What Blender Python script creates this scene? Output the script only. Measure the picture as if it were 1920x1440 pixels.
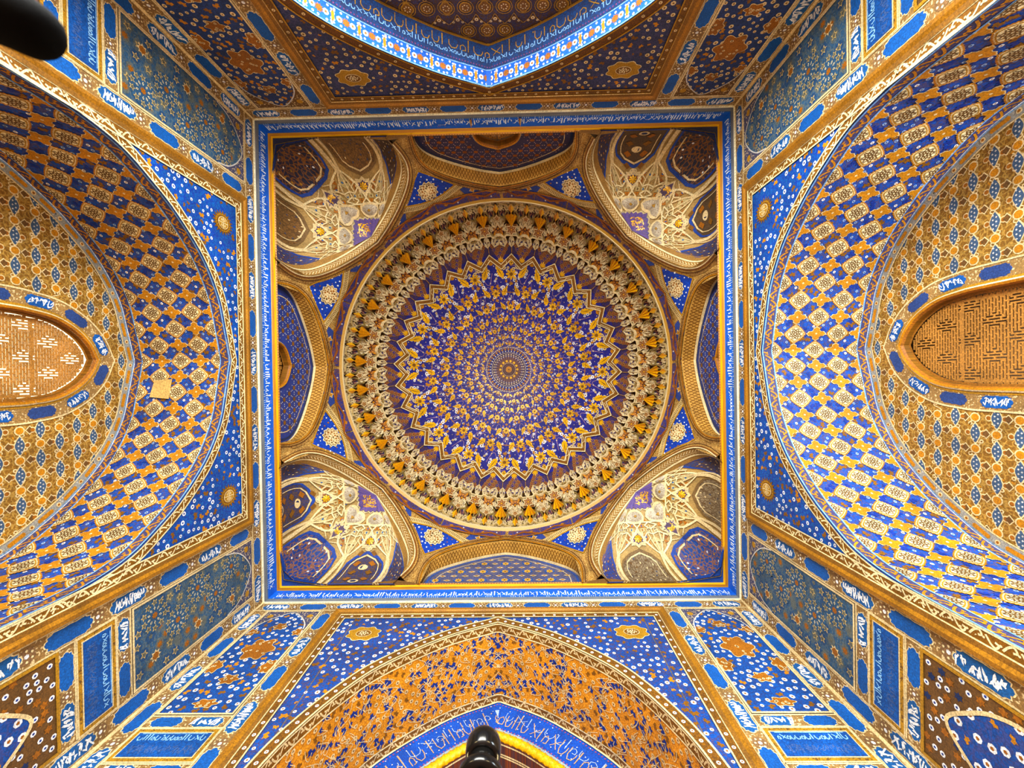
import bpy, math, random
import numpy as np
from mathutils import Matrix, Vector

PI = math.pi
rng = random.Random(11)
for o in list(bpy.data.objects):
    bpy.data.objects.remove(o)
scene = bpy.context.scene
COL = scene.collection

# ------------------------------------------------------------------ camera
ZC = 0.45                                   # lens height above the floor
CAM = (0.485, 0.486, ZC)
def rotm(rx, ry, rz):
    return (Matrix.Rotation(rz, 3, 'Z') @ Matrix.Rotation(ry, 3, 'Y') @ Matrix.Rotation(rx, 3, 'X'))
R = rotm(0.0069, 0.0173, -0.0162)
cam_d = bpy.data.cameras.new('camera')
cam = bpy.data.objects.new('camera', cam_d)
COL.objects.link(cam)
rows = [Vector(R[0]), -Vector(R[1]), -Vector(R[2])]
M = Matrix((rows[0], rows[1], rows[2])).transposed().to_4x4()
M.translation = Vector(CAM)
cam.matrix_world = M
cam_d.sensor_width = 36.0
cam_d.lens = 798.0 / 1920.0 * 36.0
cam_d.clip_start = 0.01
cam_d.clip_end = 200
cam_d.dof.use_dof = True
cam_d.dof.focus_distance = 9.0
cam_d.dof.aperture_fstop = 12.0
scene.camera = cam

# ------------------------------------------------------------------ world and light
world = bpy.data.worlds.new('world')
scene.world = world
world.use_nodes = True
bg = world.node_tree.nodes['Background']
bg.inputs[0].default_value = (1.0, 0.86, 0.55, 1)
bg.inputs[1].default_value = 2.0

def area(name, loc, target, sx, sy, power, col):
    d = bpy.data.lights.new(name, 'AREA')
    d.shape = 'RECTANGLE'; d.size = sx; d.size_y = sy
    d.energy = power; d.color = col
    o = bpy.data.objects.new(name, d); COL.objects.link(o)
    o.location = loc
    v = Vector(target) - Vector(loc)
    o.rotation_euler = v.to_track_quat('-Z', 'Y').to_euler()
    return o
# daylight from the courtyard through the big entrance below the back arch
area('entrance_daylight', (-0.3, -6.4, 2.8), (0.6, 5.0, 7.5), 5.0, 4.6, 3300, (0.92, 0.96, 0.94))
# added daylight for the right-hand niche's soffit; its unseen opening is assumed
area('assumed_niche_daylight', (6.1, -2.5, 1.3), (6.4, 3.0, 6.0), 1.3, 1.8, 1000, (0.72, 0.87, 1.0))
# added warm fill lights near the floor to brighten the gilding, without fixtures
for lx, ly in ((-2.6, -2.6), (2.6, -2.6), (-2.6, 2.6), (2.6, 2.6)):
    area('warm_fill_light', (lx, ly, 0.25), (lx * 0.2, ly * 0.2, 12), 1.0, 1.0, 120, (1.0, 0.80, 0.42))
vs = scene.view_settings
vs.view_transform = 'Standard'
vs.look = 'None'
vs.gamma = 1.0
vs.use_curve_mapping = False
vs.exposure = 0.12

# ------------------------------------------------------------------ colours
def c(r, g, b):
    f = lambda x: (x / 255.0 / 12.92) if x / 255.0 <= 0.04045 else ((x / 255.0 + 0.055) / 1.055) ** 2.4
    return (f(r), f(g), f(b))
BLUE = c(16, 84, 162); COBALT = c(16, 72, 180); DEEP = c(14, 46, 134); NAVY = c(28, 44, 84)
SLATE = c(72, 96, 118); STEEL = c(40, 90, 150)
BROWN = c(126, 82, 28); DBROWN = c(78, 50, 20); UMBER = c(102, 70, 34)
GOLDB = c(172, 126, 46); ORANGE = c(190, 124, 34); RUST = c(154, 94, 36)
GOLD = c(246, 184, 48); CREAM = c(240, 220, 170); PALE = c(226, 200, 150)
WHITE = c(238, 238, 240); TAN = c(178, 140, 84); OLIVE = c(150, 126, 74)
PURPLE = c(66, 62, 100); MAUVE = c(196, 176, 180); SKY = c(120, 165, 220); GREYW = c(200, 196, 190)
BLACK = c(16, 16, 18)

# ------------------------------------------------------------------ materials
def newmat(name):
    m = bpy.data.materials.new(name); m.use_nodes = True
    nt = m.node_tree
    return m, nt, nt.nodes['Principled BSDF']
def paint_material(name, rough=0.6, metal=0.0, vine=0.0, scale=16.0, spec=0.35, dots=False):
    m, nt, p = newmat(name)
    N, L = nt.nodes, nt.links
    a = N.new('ShaderNodeAttribute'); a.attribute_name = 'Col'
    uv = N.new('ShaderNodeAttribute'); uv.attribute_name = 'flat'
    n1 = N.new('ShaderNodeTexNoise'); n1.inputs['Scale'].default_value = 2.3; n1.inputs['Detail'].default_value = 6
    L.new(uv.outputs['Vector'], n1.inputs['Vector'])
    r1 = N.new('ShaderNodeMapRange'); r1.inputs[1].default_value = 0.3; r1.inputs[2].default_value = 0.7
    r1.inputs[3].default_value = 0.72; r1.inputs[4].default_value = 1.18
    L.new(n1.outputs['Fac'], r1.inputs[0])
    n2 = N.new('ShaderNodeTexNoise'); n2.inputs['Scale'].default_value = 42; n2.inputs['Detail'].default_value = 3
    L.new(uv.outputs['Vector'], n2.inputs['Vector'])
    r2 = N.new('ShaderNodeMapRange'); r2.inputs[1].default_value = 0.3; r2.inputs[2].default_value = 0.7
    r2.inputs[3].default_value = 0.78; r2.inputs[4].default_value = 1.2
    L.new(n2.outputs['Fac'], r2.inputs[0])
    mul = N.new('ShaderNodeMath'); mul.operation = 'MULTIPLY'
    L.new(r1.outputs[0], mul.inputs[0]); L.new(r2.outputs[0], mul.inputs[1])
    col_out = a.outputs['Color']
    if vine > 0:
        b = N.new('ShaderNodeAttribute'); b.attribute_name = 'Col2'
        nd = N.new('ShaderNodeTexNoise'); nd.inputs['Scale'].default_value = scale * 0.45; nd.inputs['Detail'].default_value = 2
        L.new(uv.outputs['Vector'], nd.inputs['Vector'])
        mx = N.new('ShaderNodeMixRGB'); mx.blend_type = 'ADD'; mx.inputs[0].default_value = 0.16
        L.new(uv.outputs['Vector'], mx.inputs[1]); L.new(nd.outputs['Color'], mx.inputs[2])
        v = N.new('ShaderNodeTexVoronoi'); v.inputs['Scale'].default_value = scale
        if dots:
            v.feature = 'F1'
            L.new(mx.outputs[0], v.inputs['Vector'])
            th = N.new('ShaderNodeMapRange'); th.inputs[1].default_value = 0.36; th.inputs[2].default_value = 0.26
            L.new(v.outputs['Distance'], th.inputs[0])
        else:
            v.feature = 'DISTANCE_TO_EDGE'
            L.new(mx.outputs[0], v.inputs['Vector'])
            th = N.new('ShaderNodeMapRange'); th.inputs[1].default_value = 0.14; th.inputs[2].default_value = 0.05
            L.new(v.outputs['Distance'], th.inputs[0])
        fm = N.new('ShaderNodeMath'); fm.operation = 'MULTIPLY'; fm.inputs[1].default_value = vine
        L.new(th.outputs[0], fm.inputs[0])
        mix = N.new('ShaderNodeMixRGB')
        L.new(fm.outputs[0], mix.inputs[0]); L.new(a.outputs['Color'], mix.inputs[1]); L.new(b.outputs['Color'], mix.inputs[2])
        col_out = mix.outputs[0]
    v3 = N.new('ShaderNodeTexVoronoi'); v3.feature = 'DISTANCE_TO_EDGE'; v3.inputs['Scale'].default_value = 27
    dn = N.new('ShaderNodeVectorMath'); dn.operation = 'ADD'
    L.new(uv.outputs['Vector'], dn.inputs[0])
    ds = N.new('ShaderNodeVectorMath'); ds.operation = 'SCALE'; ds.inputs['Scale'].default_value = 0.05
    L.new(n2.outputs['Color'], ds.inputs[0]); L.new(ds.outputs[0], dn.inputs[1]); L.new(dn.outputs[0], v3.inputs['Vector'])
    r3 = N.new('ShaderNodeMapRange'); r3.inputs[1].default_value = 0.04; r3.inputs[2].default_value = 0.13; r3.inputs[3].default_value = 0.7; r3.inputs[4].default_value = 1.06
    L.new(v3.outputs['Distance'], r3.inputs[0])
    mul0 = mul; mul = N.new('ShaderNodeMath'); mul.operation = 'MULTIPLY'
    L.new(mul0.outputs[0], mul.inputs[0]); L.new(r3.outputs[0], mul.inputs[1])
    hs = N.new('ShaderNodeHueSaturation'); hs.inputs['Saturation'].default_value = 1.06; hs.inputs['Value'].default_value = 0.95
    L.new(col_out, hs.inputs['Color']); col_out = hs.outputs[0]
    sc = N.new('ShaderNodeVectorMath'); sc.operation = 'SCALE'
    L.new(col_out, sc.inputs[0]); L.new(mul.outputs[0], sc.inputs['Scale'])
    L.new(sc.outputs[0], p.inputs['Base Color'])
    p.inputs['Roughness'].default_value = rough
    p.inputs['Metallic'].default_value = metal
    p.inputs['Specular IOR Level'].default_value = spec
    bp = N.new('ShaderNodeBump'); bp.inputs['Strength'].default_value = 0.15; bp.inputs['Distance'].default_value = 0.01
    L.new(n2.outputs['Fac'], bp.inputs['Height']); L.new(bp.outputs[0], p.inputs['Normal'])
    return m
PAINT = paint_material('painted_plaster')
GILT = paint_material('gilded_plaster', 0.4, 0.15, spec=0.5)
VINE = paint_material('arabesque_plaster', 0.6, 0, 0.85, 14.0)
VINEF = paint_material('fine_arabesque_plaster', 0.6, 0, 0.8, 26.0)
DOTS = paint_material('dotted_plaster', 0.6, 0, 0.9, 22.0, dots=True)
WOOD = paint_material('lattice_wood', 0.55)
MATS = [PAINT, GILT, VINE, VINEF, DOTS, WOOD]
P_, G_, V_, F_, D_, W_ = range(6)

# ------------------------------------------------------------------ object helpers
def tag(o, label=None, cat=None, group=None, kind=None):
    if label: o['label'] = label
    if cat: o['category'] = cat
    if group: o['group'] = group
    if kind: o['kind'] = kind
    return o
def empty(name, loc=(0, 0, 0)):
    o = bpy.data.objects.new(name, None); COL.objects.link(o); o.location = loc
    o.empty_display_size = 0.1
    return o
def link(name, me, parent=None):
    o = bpy.data.objects.new(name, me); COL.objects.link(o)
    if parent is not None:
        o.parent = parent
    return o

class Sheet:
    """flat polygons in the (u, v, h) coordinates of one surface, laid onto that surface"""
    def __init__(s, mapf):
        s.map = mapf; s.P = []; s.C = []; s.C2 = []; s.M = []
    def poly(s, pts, col, h=0.0, mat=P_, col2=None, skirt=0.0):
        a = np.empty((len(pts), 3)); p = np.asarray(pts, float)
        a[:, :2] = p[:, :2]
        a[:, 2] = h if p.shape[1] == 2 else p[:, 2] + h
        a[:, 2] += 0.00016 * (len(s.P) % 11)          # overlapping brush strokes never share a plane
        s.P.append(a); s.C.append(col); s.C2.append(col2 or col); s.M.append(mat)
        if skirt:
            n = len(a)
            for i in range(n):
                j = (i + 1) % n
                q = np.array([a[i], a[j], a[j], a[i]]); q[2:, 2] -= skirt
                s.P.append(q); s.C.append(col); s.C2.append(col2 or col); s.M.append(mat)
    def grid(s, u0, u1, v0, v1, nu, nv, col, h=0.0, mat=P_, col2=None):
        us = np.linspace(u0, u1, nu + 1); vv = np.linspace(v0, v1, nv + 1)
        for i in range(nu):
            for j in range(nv):
                s.poly([(us[i], vv[j]), (us[i + 1], vv[j]), (us[i + 1], vv[j + 1]), (us[i], vv[j + 1])], col, h, mat, col2)
    def between(s, A, B, col, h=0.0, mat=P_, col2=None):
        for i in range(len(A) - 1):
            s.poly([A[i], A[i + 1], B[i + 1], B[i]], col, h, mat, col2)
    def fill(s, pts, cell, col, h=0.0, mat=P_, col2=None):
        p = np.asarray(pts, float)[:, :2]
        x0, y0 = p.min(0); x1, y1 = p.max(0)
        nx, ny = max(1, int(math.ceil((x1 - x0) / cell))), max(1, int(math.ceil((y1 - y0) / cell)))
        for i in range(nx):
            for j in range(ny):
                q = clip_rect(p, x0 + (x1 - x0) * i / nx, x0 + (x1 - x0) * (i + 1) / nx, y0 + (y1 - y0) * j / ny, y0 + (y1 - y0) * (j + 1) / ny)
                if q is not None: s.poly(q, col, h, mat, col2)
    def stroke(s, pts, w, col, h=0.0, mat=P_, closed=False, skirt=0.0):
        p = np.asarray(pts, float)[:, :2]
        keep = np.concatenate(([True], np.hypot(*np.diff(p, axis=0).T) > 1e-6)); p = p[keep]
        L_, R_ = offset(p, w / 2, closed), offset(p, -w / 2, closed)
        n = len(p)
        for i in range(n if closed else n - 1):
            j = (i + 1) % n
            s.poly([L_[i], L_[j], R_[j], R_[i]], col, h, mat)
            if skirt:
                for E in (L_, R_):
                    s.poly([(E[i][0], E[i][1], 0), (E[j][0], E[j][1], 0), (E[j][0], E[j][1], -skirt), (E[i][0], E[i][1], -skirt)], col, h, mat)
    def stamp(s, T, u, v, sc=1.0, rot=0.0, h=0.0, mir=1, sv=None):
        ca, sa = math.cos(rot), math.sin(rot)
        sy = sc if sv is None else sv
        for pts, col, dh, mat in T:
            x = pts[:, 0] * sc * mir; y = pts[:, 1] * sy
            a = np.empty((len(pts), 3))
            a[:, 0] = u + x * ca - y * sa; a[:, 1] = v + x * sa + y * ca; a[:, 2] = h + dh
            s.P.append(a); s.C.append(col); s.C2.append(col); s.M.append(mat)
    def build(s, name, parent=None, smooth=False):
        me = bpy.data.meshes.new(name)
        if s.P:
            A = np.concatenate(s.P)
            X = s.map(A[:, 0], A[:, 1], A[:, 2])
            cnt = np.array([len(p) for p in s.P], dtype=np.int32)
            st = np.concatenate(([0], np.cumsum(cnt)[:-1])).astype(np.int32)
            n = len(A)
            me.vertices.add(n); me.vertices.foreach_set('co', np.asarray(X, np.float32).ravel())
            me.loops.add(n); me.loops.foreach_set('vertex_index', np.arange(n, dtype=np.int32))
            me.polygons.add(len(cnt)); me.polygons.foreach_set('loop_start', st)
            try: me.polygons.foreach_set('loop_total', cnt)
            except Exception: pass
            used = sorted(set(s.M)); rem = {m: i for i, m in enumerate(used)}
            for m in used: me.materials.append(MATS[m])
            me.polygons.foreach_set('material_index', np.array([rem[m] for m in s.M], dtype=np.int32))
            for nm, src in (('Col', s.C), ('Col2', s.C2)):
                if nm == 'Col2' and not (set(s.M) & {V_, F_, D_}): continue
                at = me.attributes.new(nm, 'FLOAT_COLOR', 'CORNER')
                cc = np.ones((len(cnt), 4), np.float32); cc[:, :3] = np.array(src)
                at.data.foreach_set('color', np.repeat(cc, cnt, axis=0).ravel())
            at = me.attributes.new('flat', 'FLOAT_VECTOR', 'CORNER')
            fl = A * getattr(s, 'fs', 1.0)
            fl = fl.copy(); fl[:, 2] = 0
            at.data.foreach_set('vector', fl.astype(np.float32).ravel())
            me.update(calc_edges=True)
            me.validate()
        return link(name, me, parent)

def offset(p, d, closed=False):
    p = np.asarray(p, float)[:, :2]
    if closed:
        t0 = p - np.roll(p, 1, 0); t1 = np.roll(p, -1, 0) - p
    else:
        t = np.diff(p, axis=0)
        t0 = np.vstack((t[:1], t)); t1 = np.vstack((t, t[-1:]))
    def nrm(t):
        l = np.hypot(t[:, 0], t[:, 1]); l[l == 0] = 1
        return np.stack((-t[:, 1] / l, t[:, 0] / l), 1)
    n0, n1 = nrm(t0), nrm(t1)
    m = n0 + n1
    den = 1 + (n0 * n1).sum(1)
    den[den < 0.35] = 0.35
    return p + m / den[:, None] * d

def aoff(p, d):
    """inward offset of a symmetric pointed arch, its two halves meeting on the axis"""
    q = offset(p, d); n = len(q); m = n // 2
    L_ = q[:m + 1].copy()
    k = np.argmax(L_[:, 0] >= -1e-4)
    if L_[k, 0] >= -1e-4 and k > 0:
        t = (0 - L_[k - 1, 0]) / (L_[k, 0] - L_[k - 1, 0] + 1e-9)
        z = L_[k - 1, 1] + t * (L_[k, 1] - L_[k - 1, 1])
        L_[k:] = (0, z)
    R_ = L_[::-1].copy(); R_[:, 0] *= -1
    return np.vstack((L_, R_[1:]))
def catmull(pts, n=8):
    p = np.asarray(pts, float); out = []
    q = np.vstack((2 * p[0] - p[1], p, 2 * p[-1] - p[-2]))
    for i in range(1, len(q) - 2):
        for k in range(n):
            t = k / n
            out.append(0.5 * ((2 * q[i]) + (-q[i - 1] + q[i + 1]) * t + (2 * q[i - 1] - 5 * q[i] + 4 * q[i + 1] - q[i + 2]) * t * t
                              + (-q[i - 1] + 3 * q[i] - 3 * q[i + 1] + q[i + 2]) * t ** 3))
    out.append(q[-2])
    return np.array(out)
def circ(n, r=1.0, x=0.0, y=0.0, a0=0.0, ry=None):
    t = a0 + np.arange(n) * 2 * PI / n
    return np.stack((x + r * np.cos(t), y + (ry or r) * np.sin(t)), 1)
def starp(n, r0, r1, a0=PI / 2, x=0, y=0):
    t = a0 + np.arange(2 * n) * PI / n
    r = np.where(np.arange(2 * n) % 2 == 0, r0, r1)
    return np.stack((x + r * np.cos(t), y + r * np.sin(t)), 1)
def resample(p, step):
    p = np.asarray(p, float)[:, :2]
    d = np.concatenate(([0], np.cumsum(np.hypot(*np.diff(p, axis=0).T))))
    n = max(1, int(round(d[-1] / step)))
    t = (np.arange(n) + 0.5) * d[-1] / n
    x = np.interp(t, d, p[:, 0]); y = np.interp(t, d, p[:, 1])
    e = 0.01
    dx = np.interp(t + e, d, p[:, 0]) - np.interp(t - e, d, p[:, 0]); dy = np.interp(t + e, d, p[:, 1]) - np.interp(t - e, d, p[:, 1])
    return list(zip(x, y, np.arctan2(dy, dx)))
def inside(pt, poly):
    x, y = pt; r = False; n = len(poly); j = n - 1
    for i in range(n):
        xi, yi = poly[i][0], poly[i][1]; xj, yj = poly[j][0], poly[j][1]
        if (yi > y) != (yj > y) and x < (xj - xi) * (y - yi) / (yj - yi) + xi: r = not r
        j = i
    return r
def clip_rect(pts, u0, u1, v0, v1):
    p = [tuple(q[:2]) for q in pts]
    for ax, val, sg in ((0, u0, 1), (0, u1, -1), (1, v0, 1), (1, v1, -1)):
        out = []
        for i in range(len(p)):
            a, b = p[i - 1], p[i]
            ia, ib = (a[ax] - val) * sg >= 0, (b[ax] - val) * sg >= 0
            if ia != ib:
                t = (val - a[ax]) / (b[ax] - a[ax])
                out.append((a[0] + t * (b[0] - a[0]), a[1] + t * (b[1] - a[1])))
            if ib: out.append(b)
        p = out
        if len(p) < 3: return None
    return np.array(p)
def scatter(poly, dmin, tries, seed):
    """spaced random points inside an outline"""
    r = random.Random(seed)
    P = np.asarray(poly, float)
    x0, y0 = P[:, 0].min(), P[:, 1].min(); x1, y1 = P[:, 0].max(), P[:, 1].max()
    cell = {}; out = []
    for _ in range(tries):
        x = r.uniform(x0, x1); y = r.uniform(y0, y1)
        k = (int(x / dmin), int(y / dmin))
        ok = True
        for i in (-1, 0, 1):
            for j in (-1, 0, 1):
                for q in cell.get((k[0] + i, k[1] + j), ()):
                    if (q[0] - x) ** 2 + (q[1] - y) ** 2 < dmin * dmin: ok = False
        if ok and inside((x, y), P):
            cell.setdefault(k, []).append((x, y)); out.append((x, y))
    return out

# ------------------------------------------------------------------ painted motifs (unit size)
def T(*items): return [(np.asarray(p, float), col, dh, m) for p, col, dh, m in items]
def ringflower(petal, centre):
    return T((circ(7, 1.0), petal, 0, P_), (circ(5, 0.45), centre, 0.0015, P_))
WFLOWER = ringflower(WHITE, RUST); WFLOWER2 = ringflower(WHITE, DEEP); PFLOWER = ringflower(PALE, BROWN); BFLOWER = ringflower(c(150, 175, 215), NAVY)
def petalflower(n, col, cen, dark=None):
    it = []
    for k in range(n):
        a = k * 2 * PI / n
        p = np.array([(0.15, 0), (0.5, 0.2 if n > 6 else 0.32), (0.85, 0.17 if n > 6 else 0.26), (1.0, 0), (0.85, -0.17 if n > 6 else -0.26), (0.5, -0.2 if n > 6 else -0.32)])
        q = np.stack((p[:, 0] * math.cos(a) - p[:, 1] * math.sin(a), p[:, 0] * math.sin(a) + p[:, 1] * math.cos(a)), 1)
        it.append((q, col, 0, G_ if col is GOLD else P_))
    it.append((circ(8, 0.3), cen, 0.002, P_))
    return T(*it)
SUNFLOWER = petalflower(8, GOLD, BROWN)
LOZFLOWER = petalflower(4, WHITE, RUST)
def leafshape(n=4, w=0.36):
    up = [(-1, 0)]
    for k in range(n):
        x = -0.75 + k * 1.5 / n
        ww = w * math.sin(PI * (0.18 + 0.74 * (k + 0.7) / n))
        up += [(x, ww * 0.8), (x + 0.7 / n, ww * 1.12)]
    pts = up + [(1.05, 0.0)] + [(x, -y) for x, y in up[:0:-1]]
    return np.array(pts)
LEAF = T((leafshape(), GOLD, 0, G_), ([(-0.75, 0), (0, 0.05), (0.75, 0), (0, -0.05)], BROWN, 0.002, P_))
OLEAF = T((leafshape(3, 0.42), ORANGE, 0, P_))
BLOB = T(([(-1, 0.1), (-0.5, 0.55), (0, 0.25), (0.45, 0.7), (0.95, 0.2), (0.6, -0.25), (0.8, -0.7), (0.1, -0.4), (-0.4, -0.65), (-0.6, -0.2)], BROWN, 0, P_))
OBLOB = T(([(-1, 0.1), (-0.5, 0.55), (0, 0.25), (0.45, 0.7), (0.95, 0.2), (0.6, -0.25), (0.8, -0.7), (0.1, -0.4), (-0.4, -0.65), (-0.6, -0.2)], ORANGE, 0, P_))
BBLOB = T(([(-1, 0.1), (-0.5, 0.55), (0, 0.25), (0.45, 0.7), (0.95, 0.2), (0.6, -0.25), (0.8, -0.7), (0.1, -0.4), (-0.4, -0.65), (-0.6, -0.2)], DEEP, 0, P_))
def palmette(col, n=5, m=P_):
    it = []
    for k in range(n):
        a = (k - (n - 1) / 2) * (2.4 / n)
        L_ = 1.0 - 0.12 * abs(k - (n - 1) / 2)
        p = np.array([(0, 0.05), (0.3, 0.11), (0.8, 0.12), (1, 0), (0.8, -0.12), (0.3, -0.11), (0, -0.05)]) * L_
        it.append((np.stack((p[:, 0] * math.cos(a) - p[:, 1] * math.sin(a), p[:, 0] * math.sin(a) + p[:, 1] * math.cos(a)), 1), col, 0, m))
    return T(*it)
OPALM = palmette(ORANGE); GPALM = palmette(GOLD, 5, G_)
def star_outline(n, col, fill, r1=0.45, w=0.16):
    return T((starp(n, 1.0, r1), col, 0, P_), (starp(n, 1.0 - 2.1 * w, r1 - w * 0.6), fill, 0.0015, P_))
def kite(col, fill):
    return T(([(1, 0), (0.1, 0.5), (-0.7, 0), (0.1, -0.5)], col, 0, P_), ([(0.6, 0), (0.05, 0.26), (-0.35, 0), (0.05, -0.26)], fill, 0.0015, P_))
def scallop_diamond(a, b, n, amp, power=1.35, k=96):
    t = np.arange(k) * 2 * PI / k
    r = 1.0 / (np.abs(np.cos(t)) ** power + np.abs(np.sin(t)) ** power) ** (1 / power)
    r = r * (1 + amp * np.abs(np.sin(t * n / 2)))
    return np.stack((a * r * np.cos(t), b * r * np.sin(t)), 1)
def squiggles(n, r0, r1, w, col, dh):
    it = []
    for k in range(n):
        a = k * 2 * PI / n
        for sg in (-1, 1):
            pts = [(r0 + (r1 - r0) * t, sg * 0.16 * math.sin(t * 5.2) * (0.4 + t)) for t in np.linspace(0, 1, 6)]
            p = np.array(pts); A, B = offset(p, w / 2), offset(p, -w / 2)
            for i in range(len(p) - 1):
                q = np.array([A[i], A[i + 1], B[i + 1], B[i]])
                it.append((np.stack((q[:, 0] * math.cos(a) - q[:, 1] * math.sin(a), q[:, 0] * math.sin(a) + q[:, 1] * math.cos(a)), 1), col, dh, P_))
    return it
CART = T((scallop_diamond(1.06, 1.06, 28, 0.13, 1.25), ORANGE, 0, P_), (scallop_diamond(0.96, 0.96, 28, 0.1, 1.25), PALE, 0.002, P_),
         (scallop_diamond(0.88, 0.88, 28, 0.08, 1.25), GOLDB, 0.004, P_), (scallop_diamond(0.8, 0.8, 4, 0.0, 1.35), CREAM, 0.006, P_),
         *squiggles(8, 0.1, 0.66, 0.085, UMBER, 0.008))
def crossshape():
    k = 64; t = np.arange(k) * 2 * PI / k
    r = 0.55 + 0.42 * np.abs(np.cos(2 * t)) ** 1.6 + 0.05 * np.cos(16 * t)
    return np.stack((r * np.cos(t), 0.82 * r * np.sin(t)), 1)
CROSS = T((crossshape() * 1.1, PALE, 0, P_), (crossshape(), ORANGE, 0.002, P_), (circ(6, 0.12), PALE, 0.004, P_))
SUN = T((starp(20, 1.15, 0.82), BROWN, 0, P_), (circ(28, 0.8), GOLDB, 0.003, P_), (starp(20, 0.78, 0.64), BROWN, 0.005, P_),
        (circ(24, 0.56), PALE, 0.007, P_), (circ(24, 0.5), GOLDB, 0.009, P_))
def box2(x0, y0, x1, y1): return np.array([(x0, y0), (x1, y0), (x1, y1), (x0, y1)])
for (x0, y0, x1, y1) in ((-0.03, -0.48, 0.03, 0.48), (-0.48, -0.03, 0.48, 0.03), (0.12, 0.1, 0.4, 0.14), (0.12, 0.2, 0.34, 0.24), (-0.4, 0.1, -0.12, 0.14), (-0.34, 0.2, -0.12, 0.24),
                         (0.12, -0.14, 0.4, -0.1), (0.12, -0.24, 0.34, -0.2), (-0.4, -0.14, -0.12, -0.1), (-0.34, -0.24, -0.12, -0.2)):
    SUN.append((box2(x0, y0, x1, y1), CREAM, 0.011, P_))
def lobed(a, b, n=48):
    t = np.arange(n) * 2 * PI / n
    r = 1.0 / (np.abs(np.cos(t)) ** 4 + np.abs(np.sin(t)) ** 4) ** 0.25 * (0.93 + 0.09 * np.cos(8 * t + PI) + 0.05 * np.cos(4 * t))
    return np.stack((a * r * np.cos(t), b * r * np.sin(t)), 1)
MEDAL = T((lobed(1.0, 0.62), CREAM, 0, P_), (lobed(0.96, 0.58), GOLDB, 0.003, P_), (circ(20, 0.48, ry=0.3), PALE, 0.005, P_), (circ(20, 0.44, ry=0.26), BROWN, 0.007, P_))
for k in range(16):
    MEDAL.append((circ(5, 0.05, 0.32 * math.cos(k * 2.4) * (k / 16) ** 0.5, 0.19 * math.sin(k * 2.4) * (k / 16) ** 0.5), CREAM, 0.009, P_))
def cartouche_outline(L_, w):
    h = [(L_ * 0.5, 0), (L_ * 0.47, w * 0.16), (L_ * 0.43, w * 0.2), (L_ * 0.44, w * 0.36), (L_ * 0.36, w * 0.4), (L_ * 0.32, w * 0.5), (L_ * 0.12, w * 0.46), (0, w * 0.5)]
    q = h + [(-x, y) for x, y in h[-2::-1]]
    return np.array(q + [(x, -y) for x, y in q[-2:0:-1]])

def script(S, u0, u1, v0, v1, col, h, seed, w=0.022, gap=0.05, dots=None):
    """an inscription: tall stems, bowls, loops and teeth standing on a base line between v0 and v1"""
    r = random.Random(seed); H = v1 - v0; u = u0
    while u < u1 - gap:
        k = r.random()
        if k < 0.34:
            t = r.uniform(0.75, 1.0)
            S.poly([(u, v0 + 0.1 * H), (u + w, v0 + 0.1 * H), (u + w * 1.2, v0 + t * H), (u - w * 0.3, v0 + t * H)], col, h); u += gap * r.uniform(0.8, 1.2)
        elif k < 0.66:
            d = gap * r.uniform(1.0, 1.5); t = r.uniform(0.55, 0.95)
            S.stroke([(u, v0 + t * H), (u, v0 + 0.32 * H), (u + d * 0.3, v0 + 0.1 * H), (u + d * 0.8, v0 + 0.14 * H), (u + d, v0 + 0.36 * H), (u + d, v0 + 0.7 * t * H)], w, col, h); u += d + gap * 0.45
        elif k < 0.82:
            d = gap * r.uniform(0.7, 1.0)
            S.stroke([(u, v0 + 0.12 * H), (u, v0 + 0.42 * H), (u + d * 0.5, v0 + 0.55 * H), (u + d, v0 + 0.4 * H), (u + d, v0 + 0.15 * H), (u + d * 0.4, v0 + 0.12 * H)], w, col, h); u += d + gap * 0.4
        elif k < 0.93:
            d = gap * 1.6
            S.stroke([(u, v0 + 0.8 * H), (u + d * 0.5, v0 + 0.45 * H), (u + d, v0 + 0.15 * H)], w, col, h)
            S.stroke([(u + d * 0.2, v0 + 0.2 * H), (u + d, v0 + 0.62 * H)], w * 0.8, col, h); u += d + gap * 0.3
        else:
            S.poly(circ(5, w, u + gap * 0.4, v0 + 0.75 * H), col, h); u += gap * 0.7
        if dots and r.random() < 0.3:
            S.poly(circ(4, w * 0.8, u, v0 + r.uniform(0.85, 1.15) * H), dots, h)
def scribble(S, u0, u1, v0, v1, col, h, seed, w=0.014):
    """small flowing handwriting inside a cartouche"""
    r = random.Random(seed); u = u0
    while u < u1:
        d = r.uniform(0.03, 0.06)
        p = [(u + d * r.uniform(0, 1.3), r.uniform(v0, v1)) for _ in range(4)]
        S.stroke(catmull(p, 2), w, col, h); u += d * 0.62
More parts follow.
